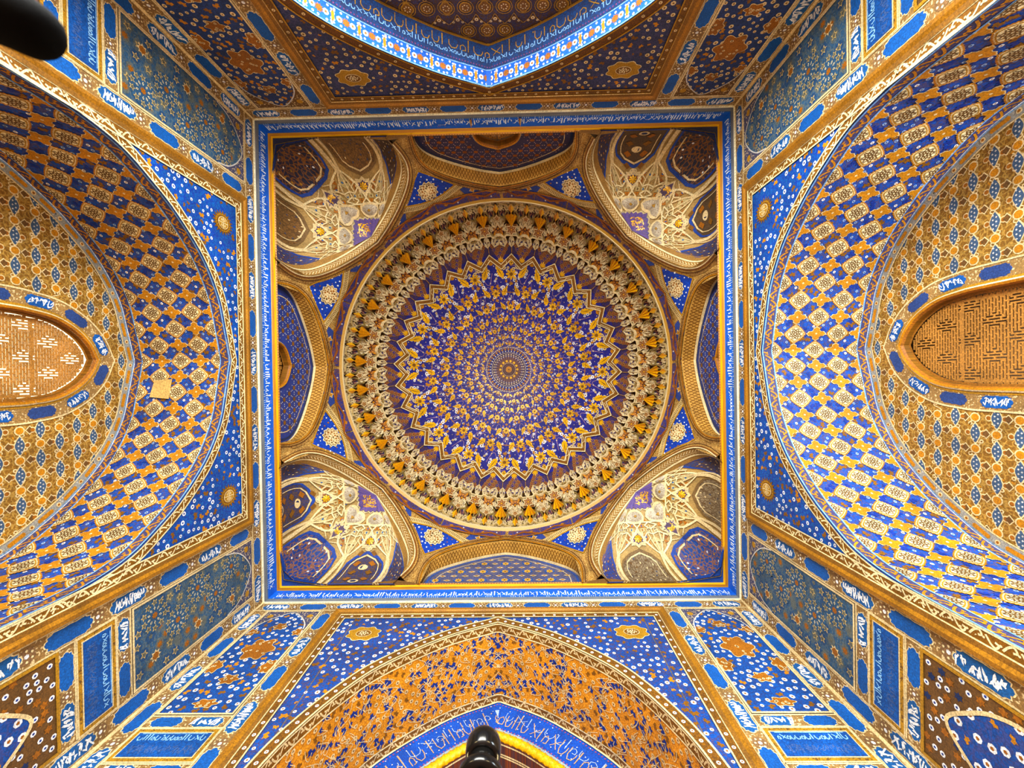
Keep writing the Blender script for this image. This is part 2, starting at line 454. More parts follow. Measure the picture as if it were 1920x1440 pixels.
# ------------------------------------------------------------------ the lower walls: arches, soffits, tympana
LR = [(0, 8.0), (0.6, 7.86), (1.16, 7.7), (1.77, 7.33), (2.3, 6.78), (2.62, 6.3), (2.85, 5.85), (2.97, 5.3), (3.0, 4.6), (3.0, 2.0), (3.0, -0.45)]
BK = [(0, 8.12), (1.0, 7.64), (1.98, 6.95), (2.62, 6.3), (2.9, 5.7), (3.0, 5.0), (3.0, 4.0), (3.0, 2.0), (3.0, -0.45)]
FR = [(0, 8.07), (0.9, 7.63), (1.77, 6.92), (2.2, 6.35), (2.55, 5.62), (2.72, 5.0), (2.8, 4.2), (2.8, 2.0), (2.8, -0.45)]
ZR = 8.84
WALLS = {
    'wall_left': dict(ax=0, sg=-1, W=5.0, half=5.09, arch=LR, D=1.85, kind='lr'),
    'wall_right': dict(ax=0, sg=1, W=5.0, half=5.09, arch=LR, D=1.9, kind='lr'),
    'wall_back': dict(ax=1, sg=-1, W=5.09, half=5.0, arch=BK, D=0.8, kind='back'),
    'wall_front': dict(ax=1, sg=1, W=5.09, half=5.0, arch=FR, D=1.5, kind='front'),
}
def wallmap(w, d=0.0):
    ax, sg, W = w['ax'], w['sg'], w['W']
    def f(s, z, h):
        a = sg * (W + d - h)
        return np.stack((a, s, z + ZC), 1) if ax == 0 else np.stack((s, a, z + ZC), 1)
    return f
def half_arch(ctrl, n=6):
    return catmull(ctrl, n)
def full_arch(ctrl, n=6):
    a = half_arch(ctrl, n)
    return np.vstack((np.stack((-a[::-1, 0], a[::-1, 1]), 1)[:-1], a))          # left foot .. apex .. right foot
def soffmap(w, ctrl, d0=0.0):
    """u: distance along the arch from its apex (negative to the left); v: depth behind the wall face"""
    A = full_arch(ctrl, 10)
    d = np.concatenate(([0], np.cumsum(np.hypot(*np.diff(A, axis=0).T))))
    d = d - d[len(A) // 2]
    t = np.gradient(A, axis=0); l = np.hypot(t[:, 0], t[:, 1])
    nx, nz = t[:, 1] / l, -t[:, 0] / l                    # towards the opening
    ax, sg, W = w['ax'], w['sg'], w['W']
    def f(u, v, h):
        s = np.interp(u, d, A[:, 0]) + h * np.interp(u, d, nx); z = np.interp(u, d, A[:, 1]) + h * np.interp(u, d, nz)
        a = sg * (W + d0 + v)
        return np.stack((a, s, z + ZC), 1) if ax == 0 else np.stack((s, a, z + ZC), 1)
    return f, d[-1]

# small pieces cut to wall coordinates are separate parts
def part(parent, name, mapf, fn, fs=1.0):
    S = Sheet(mapf); S.fs = fs; fn(S)
    return S.build(name, parent)

def cartouche_strip(wall, mp, p0, p1, width, seed, first=0, pitch=0.78, length=0.56, plainc=BLUE, fill=None):
    """a strip with blue cartouches, every second one written on; a dotted rosette between"""
    p0, p1 = np.array(p0, float), np.array(p1, float)
    d = p1 - p0; Lg = np.hypot(*d); d /= Lg; n = np.array((-d[1], d[0]))
    k = max(1, int(round(Lg / pitch))); st = Lg / k
    ang = math.atan2(d[1], d[0])
    for i in range(k):
        m = p0 + d * (i + 0.5) * st
        L_ = length * st / pitch
        def one(S, m=m, i=i, L_=L_):
            o = cartouche_outline(L_, width * 0.82)
            def rt(q): return np.stack((m[0] + q[:, 0] * math.cos(ang) - q[:, 1] * math.sin(ang), m[1] + q[:, 0] * math.sin(ang) + q[:, 1] * math.cos(ang)), 1)
            S.poly(rt(cartouche_outline(L_ * 1.06, width * 0.93)), PALE, 0.006)
            S.poly(rt(o), plainc if (i + first) % 2 else STEEL, 0.009, skirt=0.007)
            if (i + first) % 2 == 0:
                Q = Sheet(None); scribble(Q, -L_ * 0.4, L_ * 0.36, -width * 0.3, width * 0.3, WHITE, 0, seed + i, 0.018)
                for q in Q.P: S.poly(rt(q), WHITE, 0.012)
        part(wall, 'cartouche', mp, one)
def strip_fill(S, p0, p1, width, seed, pitch=0.78):
    p0, p1 = np.array(p0, float), np.array(p1, float)
    d = p1 - p0; Lg = np.hypot(*d); d /= Lg; n = np.array((-d[1], d[0]))
    q = [p0 - n * width / 2, p1 - n * width / 2, p1 + n * width / 2, p0 + n * width / 2]
    S.poly(q, c(142, 108, 64), 0.002, D_, PALE)
    k = max(1, int(round(Lg / pitch))); st = Lg / k
    for i in range(k + 1):
        m = p0 + d * i * st
        if i in (0, k): continue
        S.poly(circ(10, width * 0.36, m[0], m[1]), c(128, 96, 64), 0.004)
        for j in range(6):
            S.poly(circ(5, width * 0.06, m[0] + width * 0.24 * math.cos(j * PI / 3), m[1] + width * 0.24 * math.sin(j * PI / 3)), CREAM, 0.006)
        S.poly(circ(6, width * 0.1, m[0], m[1]), WHITE, 0.006)
    for sg in (-1, 1):
        S.stroke([p0 + n * sg * width * 0.5, p1 + n * sg * width * 0.5], 0.022, PALE, 0.008)

def scroll_band(S, path, d0, d1, ground, fg, fg2, h, step=0.16, edge=CREAM, mat=P_):
    """a running scroll between two lines that follow a path"""
    A, B = offset(path, d0), offset(path, d1)
    S.between(A, B, ground, h, mat)
    mid = offset(path, (d0 + d1) / 2); w = abs(d1 - d0)
    for i, (x, y, a) in enumerate(resample(mid, step)):
        sg = 1 if i % 2 else -1
        r = w * 0.36
        pts = [(-step * 0.5, -sg * r * 0.7), (-step * 0.2, sg * r * 0.5), (step * 0.1, sg * r), (step * 0.28, sg * r * 0.2), (step * 0.05, -sg * r * 0.1)]
        p = catmull(pts, 3); ca, sa = math.cos(a), math.sin(a)
        q = np.stack((x + p[:, 0] * ca - p[:, 1] * sa, y + p[:, 0] * sa + p[:, 1] * ca), 1)
        S.stroke(q, w * 0.15, fg, h + 0.003)
        S.stamp(OBLOB if fg2 is ORANGE else BLOB if fg2 is BROWN else WFLOWER, x - sa * -sg * w * 0.2, y + ca * -sg * w * 0.2, w * 0.15, a, h + 0.004)
        S.poly(circ(5, w * 0.1, x + ca * step * 0.4, y + sa * step * 0.4), fg, h + 0.005)
    for d in (d0, d1):
        S.stroke(offset(path, d), 0.022, edge, h + 0.006)

def build_wall(name, w):
    mp = wallmap(w); half = w['half']; kind = w['kind']
    arch = full_arch(w['arch'], 6)
    hw = w['arch'][-1][0]
    # --- the bare wall face
    S = Sheet(mp)
    base = c(110, 92, 70)
    for i in range(len(arch) - 1):
        a, b = arch[i], arch[i + 1]
        if abs(a[0] - b[0]) > 1e-6:
            S.poly([a, b, (b[0], ZR), (a[0], ZR)], base)
    for sg in (-1, 1):
        S.poly([(sg * hw, -ZC), (sg * half, -ZC), (sg * half, ZR), (sg * hw, ZR)], base)
    wall = S.build(name)
    lab = {'wall_left': 'left wall with deep patterned arch niche and glowing lattice window', 'wall_right': 'right wall with arch niche, brightly lit soffit and dark lattice window',
           'wall_back': 'darker wall at the top of the picture with blue flowered arch edge', 'wall_front': 'wall at the bottom of the picture with rust and blue arabesque arch'}[name]
    tag(wall, lab, 'wall', kind='structure')
    # --- spandrels: blue ground, white flowers, one medallion each side
    up = arch[arch[:, 1] > 4.0]
    def spandrel(S):
        g = BLUE if kind == 'lr' else DEEP if kind == 'front' else NAVY
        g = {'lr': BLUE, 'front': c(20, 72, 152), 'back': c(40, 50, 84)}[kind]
        a = np.array([q for q in half_arch(w['arch'], 6) if q[1] > 4.5])
        for sg in (-1, 1):
            top = np.stack((sg * a[:, 0], np.full(len(a), 8.3)), 1)
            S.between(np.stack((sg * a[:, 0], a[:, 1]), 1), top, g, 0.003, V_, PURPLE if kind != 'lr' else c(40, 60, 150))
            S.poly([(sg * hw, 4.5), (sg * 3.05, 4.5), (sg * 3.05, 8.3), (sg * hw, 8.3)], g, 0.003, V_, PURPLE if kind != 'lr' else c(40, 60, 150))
            arc_out = offset(np.stack((a[:, 0], a[:, 1]), 1), 0.2)
            outl = [(x, y) for x, y in arc_out if x < 2.98 and y < 8.2] + [(2.98, 8.2), (0.3, 8.2)]
            m = (2.55, 7.86) if kind == 'lr' else (2.45, 7.74)
            for (x, y) in scatter(outl, 0.1, 2600, 5 + int(sg)):
                if abs(x - m[0]) < 0.36 and abs(y - m[1]) < 0.26: continue
                q = rng.random()
                T_ = (WFLOWER if kind == 'front' else WFLOWER2 if kind == 'lr' else PFLOWER) if q < 0.62 else BLOB if q < 0.85 else OBLOB
                S.stamp(T_, sg * x, y, rng.uniform(0.024, 0.042) if q < 0.62 else rng.uniform(0.03, 0.075), rng.uniform(0, 6.3), 0.006)
    part(wall, 'spandrel_painting', mp, spandrel)['kind'] = 'stuff'
    for sg in (-1, 1):
        if kind == 'lr':
            part(wall, 'sun_medallion', mp, lambda S: S.stamp(SUN, sg * 2.55, 7.86, 0.2, 0, 0.01, sv=0.24))
        else:
            part(wall, 'lobed_medallion', mp, lambda S: S.stamp(MEDAL, sg * 2.45, 7.74, 0.3, 0, 0.01, sv=0.34))
    # --- band that follows the arch on the wall face
    def archband(S):
        if kind == 'lr':
            scroll_band(S, up, 0.015, 0.15, BROWN, CREAM, BROWN, 0.012, 0.15)
        else:
            A, B = offset(up, 0.0), offset(up, 0.16)
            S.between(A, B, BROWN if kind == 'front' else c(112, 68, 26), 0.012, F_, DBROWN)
            for i, (x, y, a) in enumerate(resample(offset(up, 0.08), 0.16 if kind == 'front' else 0.3)):
                S.stamp(WFLOWER if kind == 'front' else PFLOWER, x, y, 0.028, a, 0.016)
            for d in (0.0, 0.16):
                S.stroke(offset(up, d), 0.028, PALE if kind == 'front' else GOLDB, 0.018)
    part(wall, 'arch_band', mp, archband)
    # --- rectangular frame round the arch: gold floral band and a raised moulding
    fo = [(-3.3, -ZC), (-3.3, 8.52), (3.3, 8.52), (3.3, -ZC)]
    def frameband(S):
        q = [(-3.13, 3.0), (-3.13, 8.36), (3.13, 8.36), (3.13, 3.0)]
        path = []
        for a, b in zip(q[:-1], q[1:]):
            k = 30
            path += [(a[0] + (b[0] - a[0]) * i / k, a[1] + (b[1] - a[1]) * i / k) for i in range(k)]
        path.append(q[-1]); path = np.array(path)
        if kind == 'lr':
            scroll_band(S, path, -0.14, 0.0, BROWN, CREAM, BROWN, 0.016, 0.15)
        else:
            S.between(offset(path, -0.12), path, BROWN, 0.016, F_, DBROWN)
            for (x, y, a) in resample(offset(path, -0.06), 0.2):
                S.stamp(WFLOWER if kind == 'front' else PFLOWER, x, y, 0.026, a, 0.02)
            for d in (-0.12, 0.0): S.stroke(offset(path, d), 0.022, PALE if kind == 'front' else GOLDB, 0.022)
    part(wall, 'frame_band', mp, frameband)
    def moulding(S):
        prof = [(-0.17, 0.0), (-0.17, 0.03), (-0.11, 0.035), (-0.07, 0.06), (-0.02, 0.06), (0.0, 0.03), (0.0, 0.0)]
        cols = [PALE, c(130, 88, 36), c(166, 114, 46), c(146, 98, 38), CREAM, CREAM]
        p = np.array([(-3.3, -ZC), (-3.3, 8.53), (3.3, 8.53), (3.3, -ZC)], float)
        for k in range(len(prof) - 1):
            A, B = offset(p, prof[k][0]), offset(p, prof[k + 1][0])
            for i in range(3):
                S.poly([(*A[i], prof[k][1]), (*A[i + 1], prof[k][1]), (*B[i + 1], prof[k + 1][1]), (*B[i], prof[k + 1][1])], cols[k], 0.004, G_ if k in (2, 4) else P_)
    part(wall, 'frame_moulding', mp, moulding)
    # --- side panels
    for sg in (-1, 1):
        X = lambda s: sg * s
        cor = half - 0.16
        def strips(S):
            S.poly([(X(3.3), 2), (X(half), 2), (X(half), ZR), (X(3.3), ZR)], c(142, 108, 64), 0.001, D_, PALE)
            strip_fill(S, (X(3.44), 2.2), (X(3.44), 8.54), 0.26, 1)
            strip_fill(S, (X(cor), 2.2), (X(cor), 8.54), 0.26, 2)
            strip_fill(S, (X(3.57), 5.72), (X(cor - .13), 5.72), 0.2, 3)
            strip_fill(S, (X(3.57), 4.98), (X(cor - .13), 4.98), 0.2, 4)
        part(wall, 'border_painting', mp, strips)
        cartouche_strip(wall, mp, (X(3.44), 3.86), (X(3.44), 8.54), 0.25, 10)
        cartouche_strip(wall, mp, (X(cor), 3.86), (X(cor), 8.54), 0.25, 20, 1)
        cartouche_strip(wall, mp, (X(3.57), 5.72), (X(cor - .13), 5.72), 0.2, 30, 0, 0.62, 0.46)
        cartouche_strip(wall, mp, (X(3.57), 4.98), (X(cor - .13), 4.98), 0.2, 40, 1, 0.62, 0.46)
        x0, x1, z0, z1 = 3.6, cor - 0.17, 5.85, 8.5
        def panel(S):
            cx = (x0 + x1) / 2; ww = x1 - x0
            if kind == 'lr':
                S.poly([(X(x0), z0), (X(x1), z0), (X(x1), z1), (X(x0), z1)], c(50, 84, 116), 0.006, V_, c(84, 98, 104))
                ST = star_outline(5, c(220, 186, 112), c(92, 92, 80)); ST6 = star_outline(8, PALE, RUST, 0.6); KT = kite(CREAM, SLATE); OST = starp(8, 1, 0.62)
                for (u, v) in scatter([(x0 + .08, z0 + .06), (x1 - .08, z0 + .06), (x1 - .08, z1 - .06), (x0 + .08, z1 - .06)], .15, 900, 3 + sg):
                    q = rng.random()
                    S.poly(circ(6, .1, X(u), v, rng.uniform(0, 1), .085), c(40, 72, 110) if q < .5 else c(90, 98, 96), .0065)
                    if q < .8: S.stamp(ST, X(u), v, .066, rng.uniform(0, 1.2), .008)
                    else: S.poly(starp(8, .06, .035, 0, X(u), v), RUST, .008)
                cells = [(cx + dx * ww / 2, z0 + 0.36 + k * 0.42) for k in range(7) for dx in ((-0.52, 0.52) if k % 2 == 0 else (-1, 0, 1))]
                for i, (a, b) in enumerate(cells):
                    if b > 8.15: continue
                    if i % 5 in (0, 3):
                        S.poly(circ(14, .24, X(a), b), c(46, 80, 112), .0095) if x0 + .25 < a < x1 - .25 else None
                        for j in range(10):
                            t = j * 2 * PI / 10
                            for rr, TT, ss in ((0.1, KT, 0.032), (0.19, ST, 0.055)):
                                u, v = a + rr * math.cos(t), b + rr * math.sin(t)
                                if x0 + 0.04 < u < x1 - 0.04 and z0 + .04 < v < z1 - .04: S.stamp(TT, X(u), v, ss, t if sg > 0 else PI - t, 0.012)
                        if x0 + 0.05 < a < x1 - 0.05: S.poly(starp(8, 0.055, 0.035, 0, X(a), b), RUST, 0.013)
                    else:
                        if x0 + 0.1 < a < x1 - 0.1: S.stamp(ST6, X(a), b, 0.095, 0, 0.012)
            else:
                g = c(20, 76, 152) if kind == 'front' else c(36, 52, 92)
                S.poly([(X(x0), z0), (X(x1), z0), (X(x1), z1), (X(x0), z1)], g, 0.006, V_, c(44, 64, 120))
                for (u, v) in scatter([(x0 + .04, z0 + .04), (x1 - .04, z0 + .04), (x1 - .04, z1 - .06), (x0 + .04, z1 - .06)], 0.105, 1500, 3):
                    q = rng.random()
                    S.stamp((WFLOWER if kind == 'front' else PFLOWER) if q < 0.7 else BLOB if q < .86 else OBLOB, X(u), v, rng.uniform(0.026, 0.042) if q < .7 else .06, rng.uniform(0, 6), 0.008)
            # the pointed arch line in the panel head, and its spandrels
            hd = [(x0 + 0.02, 7.75), (x0 + 0.1, 8.05), (x0 + 0.3, 8.3), (cx, 8.45), (x1 - 0.3, 8.3), (x1 - 0.1, 8.05), (x1 - 0.02, 7.75)]
            L_ = catmull([(X(a), b) for a, b in hd], 5)
            n = len(L_)
            top = np.stack((L_[:, 0], np.full(n, z1)), 1)
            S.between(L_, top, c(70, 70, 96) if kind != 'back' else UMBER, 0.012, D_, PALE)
            for a, b in ((x0 + 0.14, 8.33), (x1 - 0.14, 8.33)):
                S.poly(circ(10, 0.06, X(a), b), GOLDB, 0.014)
            S.stroke(L_, 0.022, GREYW, 0.016)
            S.stroke([(X(x0), z0), (X(x1), z0), (X(x1), z1), (X(x0), z1)], 0.03, PALE, 0.018, closed=True)
        part(wall, 'star_panel' if kind == 'lr' else 'flower_panel', mp, panel)
        if kind != 'lr':
            cx = (x0 + x1) / 2
            for (a, b, ss, sv) in ((cx, 7.3, 0.3, 0.52), (cx, 6.55, 0.17, 0.2), (cx, 7.98, 0.14, 0.2), (x0 + 0.1, 6.85, 0.13, 0.3), (x1 - 0.1, 6.85, 0.13, 0.3), (cx, 6.05, 0.2, 0.16), (x0 + .1, 7.8, .12, .2), (x1 - .1, 7.8, .12, .2)):
                def med(S, a=a, b=b, ss=ss, sv=sv):
                    t = np.arange(40) * 2 * PI / 40
                    r = 0.85 + 0.15 * np.cos(6 * t)
                    o = np.stack((X(a) + ss * r * np.cos(t), b + sv * 0.62 * r * np.sin(t)), 1)
                    S.poly(o, PALE, 0.012)
                    S.poly(np.stack((X(a) + (ss - .015) * r * np.cos(t), b + (sv * .62 - .015) * r * np.sin(t)), 1), RUST if kind == 'front' else c(150, 92, 34), 0.015, skirt=0.01)
                    for j in range(int(4 + 40 * ss * sv)):
                        u, v = rng.uniform(-.6, .6), rng.uniform(-.6, .6)
                        S.stamp(PFLOWER, X(a) + u * ss, b + v * sv * .62, 0.022, 0, 0.018)
                part(wall, 'gold_medallion', mp, med)
        # blue inscription rectangle under the panel
        def rect(S):
            a0, a1, b0, b1 = x0 - 0.02, x1 + 0.02, 5.1, 5.6
            S.poly([(X(a0), b0), (X(a1), b0), (X(a1), b1), (X(a0), b1)], GOLDB, 0.008, D_, UMBER)
            for e in (0.0, 0.062):
                S.stroke([(X(a0 + e), b0 + e), (X(a1 - e), b0 + e), (X(a1 - e), b1 - e), (X(a0 + e), b1 - e)], 0.018, PALE, 0.012, closed=True)
            S.poly([(X(a0 + .07), b0 + .07), (X(a1 - .07), b0 + .07), (X(a1 - .07), b1 - .07), (X(a0 + .07), b1 - .07)], c(30, 84, 160), 0.014, V_, c(26, 70, 140))
            u0, u1 = sorted((X(a0 + .12), X(a1 - .12)))
            script(S, u0, u1, b1 - 0.2, b1 - 0.09, c(150, 200, 245), 0.018, 77 + int(sg), 0.013, 0.04)
            S.stroke([(u0, b1 - .085), (u1, b1 - .085)], 0.01, c(150, 200, 245), 0.018)
            scribble(S, u0, u1, b0 + .11, b0 + .24, c(70, 96, 150), 0.016, 5, 0.01)
        part(wall, 'inscription_panel', mp, rect)
        # lower panel with its pointed arch field
        def low(S):
            b0, b1 = 2.4, 4.87
            S.poly([(X(x0), b0), (X(x1), b0), (X(x1), b1), (X(x0), b1)], UMBER, 0.006, P_)
            ar = catmull([(x0 + .1, b0), (x0 + .1, 3.7), (x0 + .16, 4.1), (x0 + .32, 4.36), ((x0 + x1) / 2, 4.6), (x1 - .32, 4.36), (x1 - .16, 4.1), (x1 - .1, 3.7), (x1 - .1, b0)], 5)
            for (u, v) in scatter([(x0 + .04, 3.6), (x1 - .04, 3.6), (x1 - .04, b1 - .04), (x0 + .04, b1 - .04)], 0.085, 1200, 9):
                if inside((u, v), ar): continue
                q = rng.random()
                if q < .65: S.stamp(WFLOWER2, X(u), v, 0.032, 0, 0.01)
                else: S.poly(starp(6, 0.05, 0.03, 0, X(u), v), RUST if q < .9 else NAVY, 0.009)
            S.poly([(X(a), b) for a, b in ar], c(38, 76, 150), 0.012, V_, c(60, 70, 130))
            for (u, v) in scatter(ar, 0.13, 700, 4):
                S.stamp(WFLOWER if rng.random() < .7 else OBLOB, X(u), v, 0.045, rng.uniform(0, 6), 0.015)
            S.stroke([(X(a), b) for a, b in ar], 0.04, PALE, 0.018)
            S.stroke([(X(x0), b0), (X(x1), b0), (X(x1), b1), (X(x0), b1)], 0.04, GOLDB, 0.018, closed=True)
        part(wall, 'arched_panel', mp, low)
    # --- strip under the rim
    zt = 8.685
    def topstrip(S):
        S.poly([(-half, 8.53), (half, 8.53), (half, ZR), (-half, ZR)], c(142, 108, 64), 0.002, D_, PALE)
        strip_fill(S, (-half, zt), (half, zt), 0.27, 5)
    part(wall, 'border_painting', mp, topstrip)
    cartouche_strip(wall, mp, (-half, zt), (half, zt), 0.26, 60)
    # --- soffit
    D = w['D']
    sf, ul = soffmap(w, w['arch'])
    um = ul - 3.9 if kind == 'lr' else ul - 3.2
    def soff_base(S):
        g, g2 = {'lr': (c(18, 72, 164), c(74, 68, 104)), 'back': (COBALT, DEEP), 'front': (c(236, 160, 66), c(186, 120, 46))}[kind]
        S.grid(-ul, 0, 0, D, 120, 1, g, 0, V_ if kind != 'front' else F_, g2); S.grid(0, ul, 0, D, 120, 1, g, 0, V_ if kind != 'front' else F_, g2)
    so = part(wall, 'soffit', sf, soff_base)
    if kind == 'lr':
        v0, v1 = 0.18, D - 0.18
        pv = (v1 - v0) / 4
        pu = 0.305
        nrow = int(um / pu)
        def lines(S):
            for k in range(-nrow, nrow + 1):
                for i in range(4):
                    a, b = (k * pu, v0 + pv * i), (k * pu, v0 + pv * (i + 1))
                    if (i + k) % 2: S.stroke([a, (k * pu + 0.02, (a[1] + b[1]) / 2), b], 0.012, PALE, 0.006)
                    S.stroke([(k * pu, v0 + pv * i), ((k + 1) * pu, v0 + pv * i)], 0.009, PALE, 0.006)
            for (u, v) in scatter([(-um, v0 + .03), (um, v0 + .03), (um, v1 - .03), (-um, v1 - .03)], 0.085, 9000, 8):
                q = rng.random()
                S.stamp(BFLOWER if q < .3 else WFLOWER if q < .5 else BLOB if q < .75 else BBLOB, u, v, 0.024 if q < .5 else 0.06, rng.uniform(0, 6), 0.007)
        part(so, 'vine_painting', sf, lines)['kind'] = 'stuff'
        for k in range(-nrow, nrow + 1):
            for i in range(5):
                is_cart = (i + k) % 2 == 0
                TT = CART if is_cart else CROSS
                ss = 0.165 if is_cart else 0.155
                if name == 'wall_left' and k == 2 and i == 3: continue
                def one(S, k=k, i=i):
                    for pts, col, dh, m in TT:
                        p = np.stack((k * pu + pts[:, 1] * ss * 0.93, v0 + pv * i + pts[:, 0] * ss * 1.05), 1)
                        if i in (0, 4):
                            p = clip_rect(p, -99, 99, v0, v1)
                            if p is None: continue
                        if len(pts) < 8 and k: S.poly(p, col, 0.012 + dh * 1.5); continue
                        for a in np.arange(-.2, .2, .05):
                            q = clip_rect(p, k * pu + a, k * pu + a + .05, -99, 99)
                            if q is not None: S.poly(q, col, 0.012 + dh * 1.5)
                part(so, 'cream_cartouche' if is_cart else 'orange_cross', sf, one)
        if name == 'wall_left':
            part(so, 'bare_plaster_patch', sf, lambda S: S.poly([(0.36, v0 + pv * 2.3), (0.74, v0 + pv * 2.3), (0.7, v0 + pv * 3.3), (0.38, v0 + pv * 3.2)], c(206, 168, 104), 0.034))
        for (a, b) in ((0.0, 0.18), (D - 0.18, D)):
            def sb(S, a=a, b=b):
                path = np.array([(u, (a + b) / 2) for u in np.linspace(-um, um, 160)])
                scroll_band(S, path, -0.085, 0.085, PURPLE, ORANGE, ORANGE, 0.01, 0.17, SKY)
            part(so, 'scroll_border', sf, sb)
    elif kind == 'back':
        def blueb(S):
            path = np.array([(u, 0.16) for u in np.linspace(-um, um, 120)])
            S.between(offset(path, -0.15), offset(path, 0.15), c(34, 92, 200), 0.008)
            for i, (u, v, a) in enumerate(resample(path, 0.105)):
                if i % 4 == 0:
                    S.poly(starp(10, 0.075, 0.045, 0, u, v), RUST, 0.012)
                elif i % 4 == 2:
                    S.stamp(LOZFLOWER, u, v - .07, 0.05, .7, 0.012); S.stamp(LOZFLOWER, u, v + .07, 0.05, .7, .012)
                    S.poly([(u - .02, v - .07), (u + .03, v - .05), (u + .02, v + .07), (u - .03, v + .05)], ORANGE, .014)
                else:
                    S.stamp(WFLOWER, u, v, 0.05, 0, 0.012)
                for q in (-1, 1):
                    S.stamp(WFLOWER2, u + rng.uniform(-.03, .03), v + q * rng.uniform(.09, .12), 0.02, 0, 0.012)
            for q in (-0.15, 0.15): S.stroke(offset(path, q), 0.02, SKY, 0.014)
        part(so, 'flower_band', sf, blueb)
        def dark(S):
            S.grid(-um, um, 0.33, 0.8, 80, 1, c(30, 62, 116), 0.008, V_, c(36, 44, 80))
            script(S, -um, um, 0.44, 0.56, c(130, 175, 225), 0.012, 4, 0.014, 0.055)
            script(S, -um, um, 0.52, 0.76, GOLDB, 0.014, 9, 0.014, 0.12)
            for u in np.arange(-um, um, 0.055): S.poly(circ(5, 0.014, u, 0.37), c(120, 60, 110), 0.012)
            S.stroke([(u, 0.79) for u in np.linspace(-um, um, 80)], 0.03, GOLDB, 0.014)
        part(so, 'inscription_band', sf, dark)
    else:
        def arab(S):
            for (u, v) in scatter([(-um, .17), (0, .17), (0, D - .17), (-um, D - .17)], 0.105, 12000, 21):
                q = rng.random(); rr = rng.uniform(0, 6)
                for sgn in (-1, 1):
                    if q < .5: S.stamp(BBLOB, sgn * u, v, rng.uniform(.05, .085), rr, 0.008, sgn)
                    elif q < .85: S.stamp(PFLOWER, sgn * u, v, 0.036, 0, 0.008)
                    else: S.stamp(BLOB, sgn * u, v, .05, rr, .007, sgn)
                if q < .6:
                    p = catmull([(u, v), (u + rng.uniform(-.1, .1), v + .08), (u + rng.uniform(-.16, .16), v + .02), (u + rng.uniform(-.12, .12), v - .1)], 3)
                    p[:, 1] = np.clip(p[:, 1], .16, D - .16); p[:, 0] = np.minimum(p[:, 0], 0)
                    S.stroke(p, 0.011, PALE, 0.01); q2 = p.copy(); q2[:, 0] *= -1; S.stroke(q2, 0.011, PALE, 0.01)
        part(so, 'arabesque_painting', sf, arab)['kind'] = 'stuff'
        for (a, b) in ((0.0, 0.16), (D - 0.16, D)):
            def sb(S, a=a, b=b):
                path = np.array([(u, (a + b) / 2) for u in np.linspace(-um, um, 140)])
                scroll_band(S, path, -0.075, 0.075, BROWN, PALE, BROWN, 0.01, 0.13, CREAM)
            part(so, 'scroll_border', sf, sb)
    # --- what closes the niche
    tm = wallmap(w, D)
    if kind == 'lr':
        build_tympanum(wall, name, w, tm)
    elif kind == 'back':
        S = Sheet(tm)
        for i in range(len(arch) - 1):
            a, b = arch[i], arch[i + 1]
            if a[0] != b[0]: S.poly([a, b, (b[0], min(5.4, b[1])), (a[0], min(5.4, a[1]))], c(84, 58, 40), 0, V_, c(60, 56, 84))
        ty = S.build('tympanum', wall)
        def pat(S):
            for j in range(10):
                for i in range(-8, 9):
                    x, z = i * 0.33 + (0.165 if j % 2 else 0), 7.75 - j * 0.24
                    if not inside((x, z + 0.13), arch): continue
                    if j % 2 == 0:
                        k = i % 2
                        o = circ(14, 0.11, x, z) if k else scallop_diamond(0.11, 0.13, 8, .1) + np.array((x, z))
                        S.poly(o, GOLDB, 0.01); S.poly(x_in(o, x, z, .8), BROWN, 0.013)
                        for q in range(7): S.poly(circ(5, .014, x + .05 * math.cos(q * .9), z + .05 * math.sin(q * .9)), PALE, .016)
                        S.stroke(circ(14, 0.14, x, z), 0.012, GOLDB, 0.012, closed=True)
                    else:
                        S.poly(starp(8, .055, .035, 0, x, z), BROWN, .01); S.stamp(PFLOWER, x, z, .035, 0, .012)
                        for q in (-1, 1): S.stamp(PFLOWER, x + q * .08, z + .05, .024, 0, .012)
                        S.stroke(catmull([(x - .16, z + .1), (x - .06, z), (x, z - .1), (x + .06, z), (x + .16, z + .1)], 3), .012, GOLDB, .01)
        part(ty, 'medallion_painting', tm, pat)['kind'] = 'stuff'
        part(wall, 'arch_line', tm, lambda S: S.stroke(offset(arch, -0.03), 0.05, GOLDB, 0.02, G_))
    else:
        build_front_niche(wall, w, tm, arch)
    return wall
def x_in(o, x, z, k): return (np.asarray(o) - np.array((x, z))) * k + np.array((x, z))
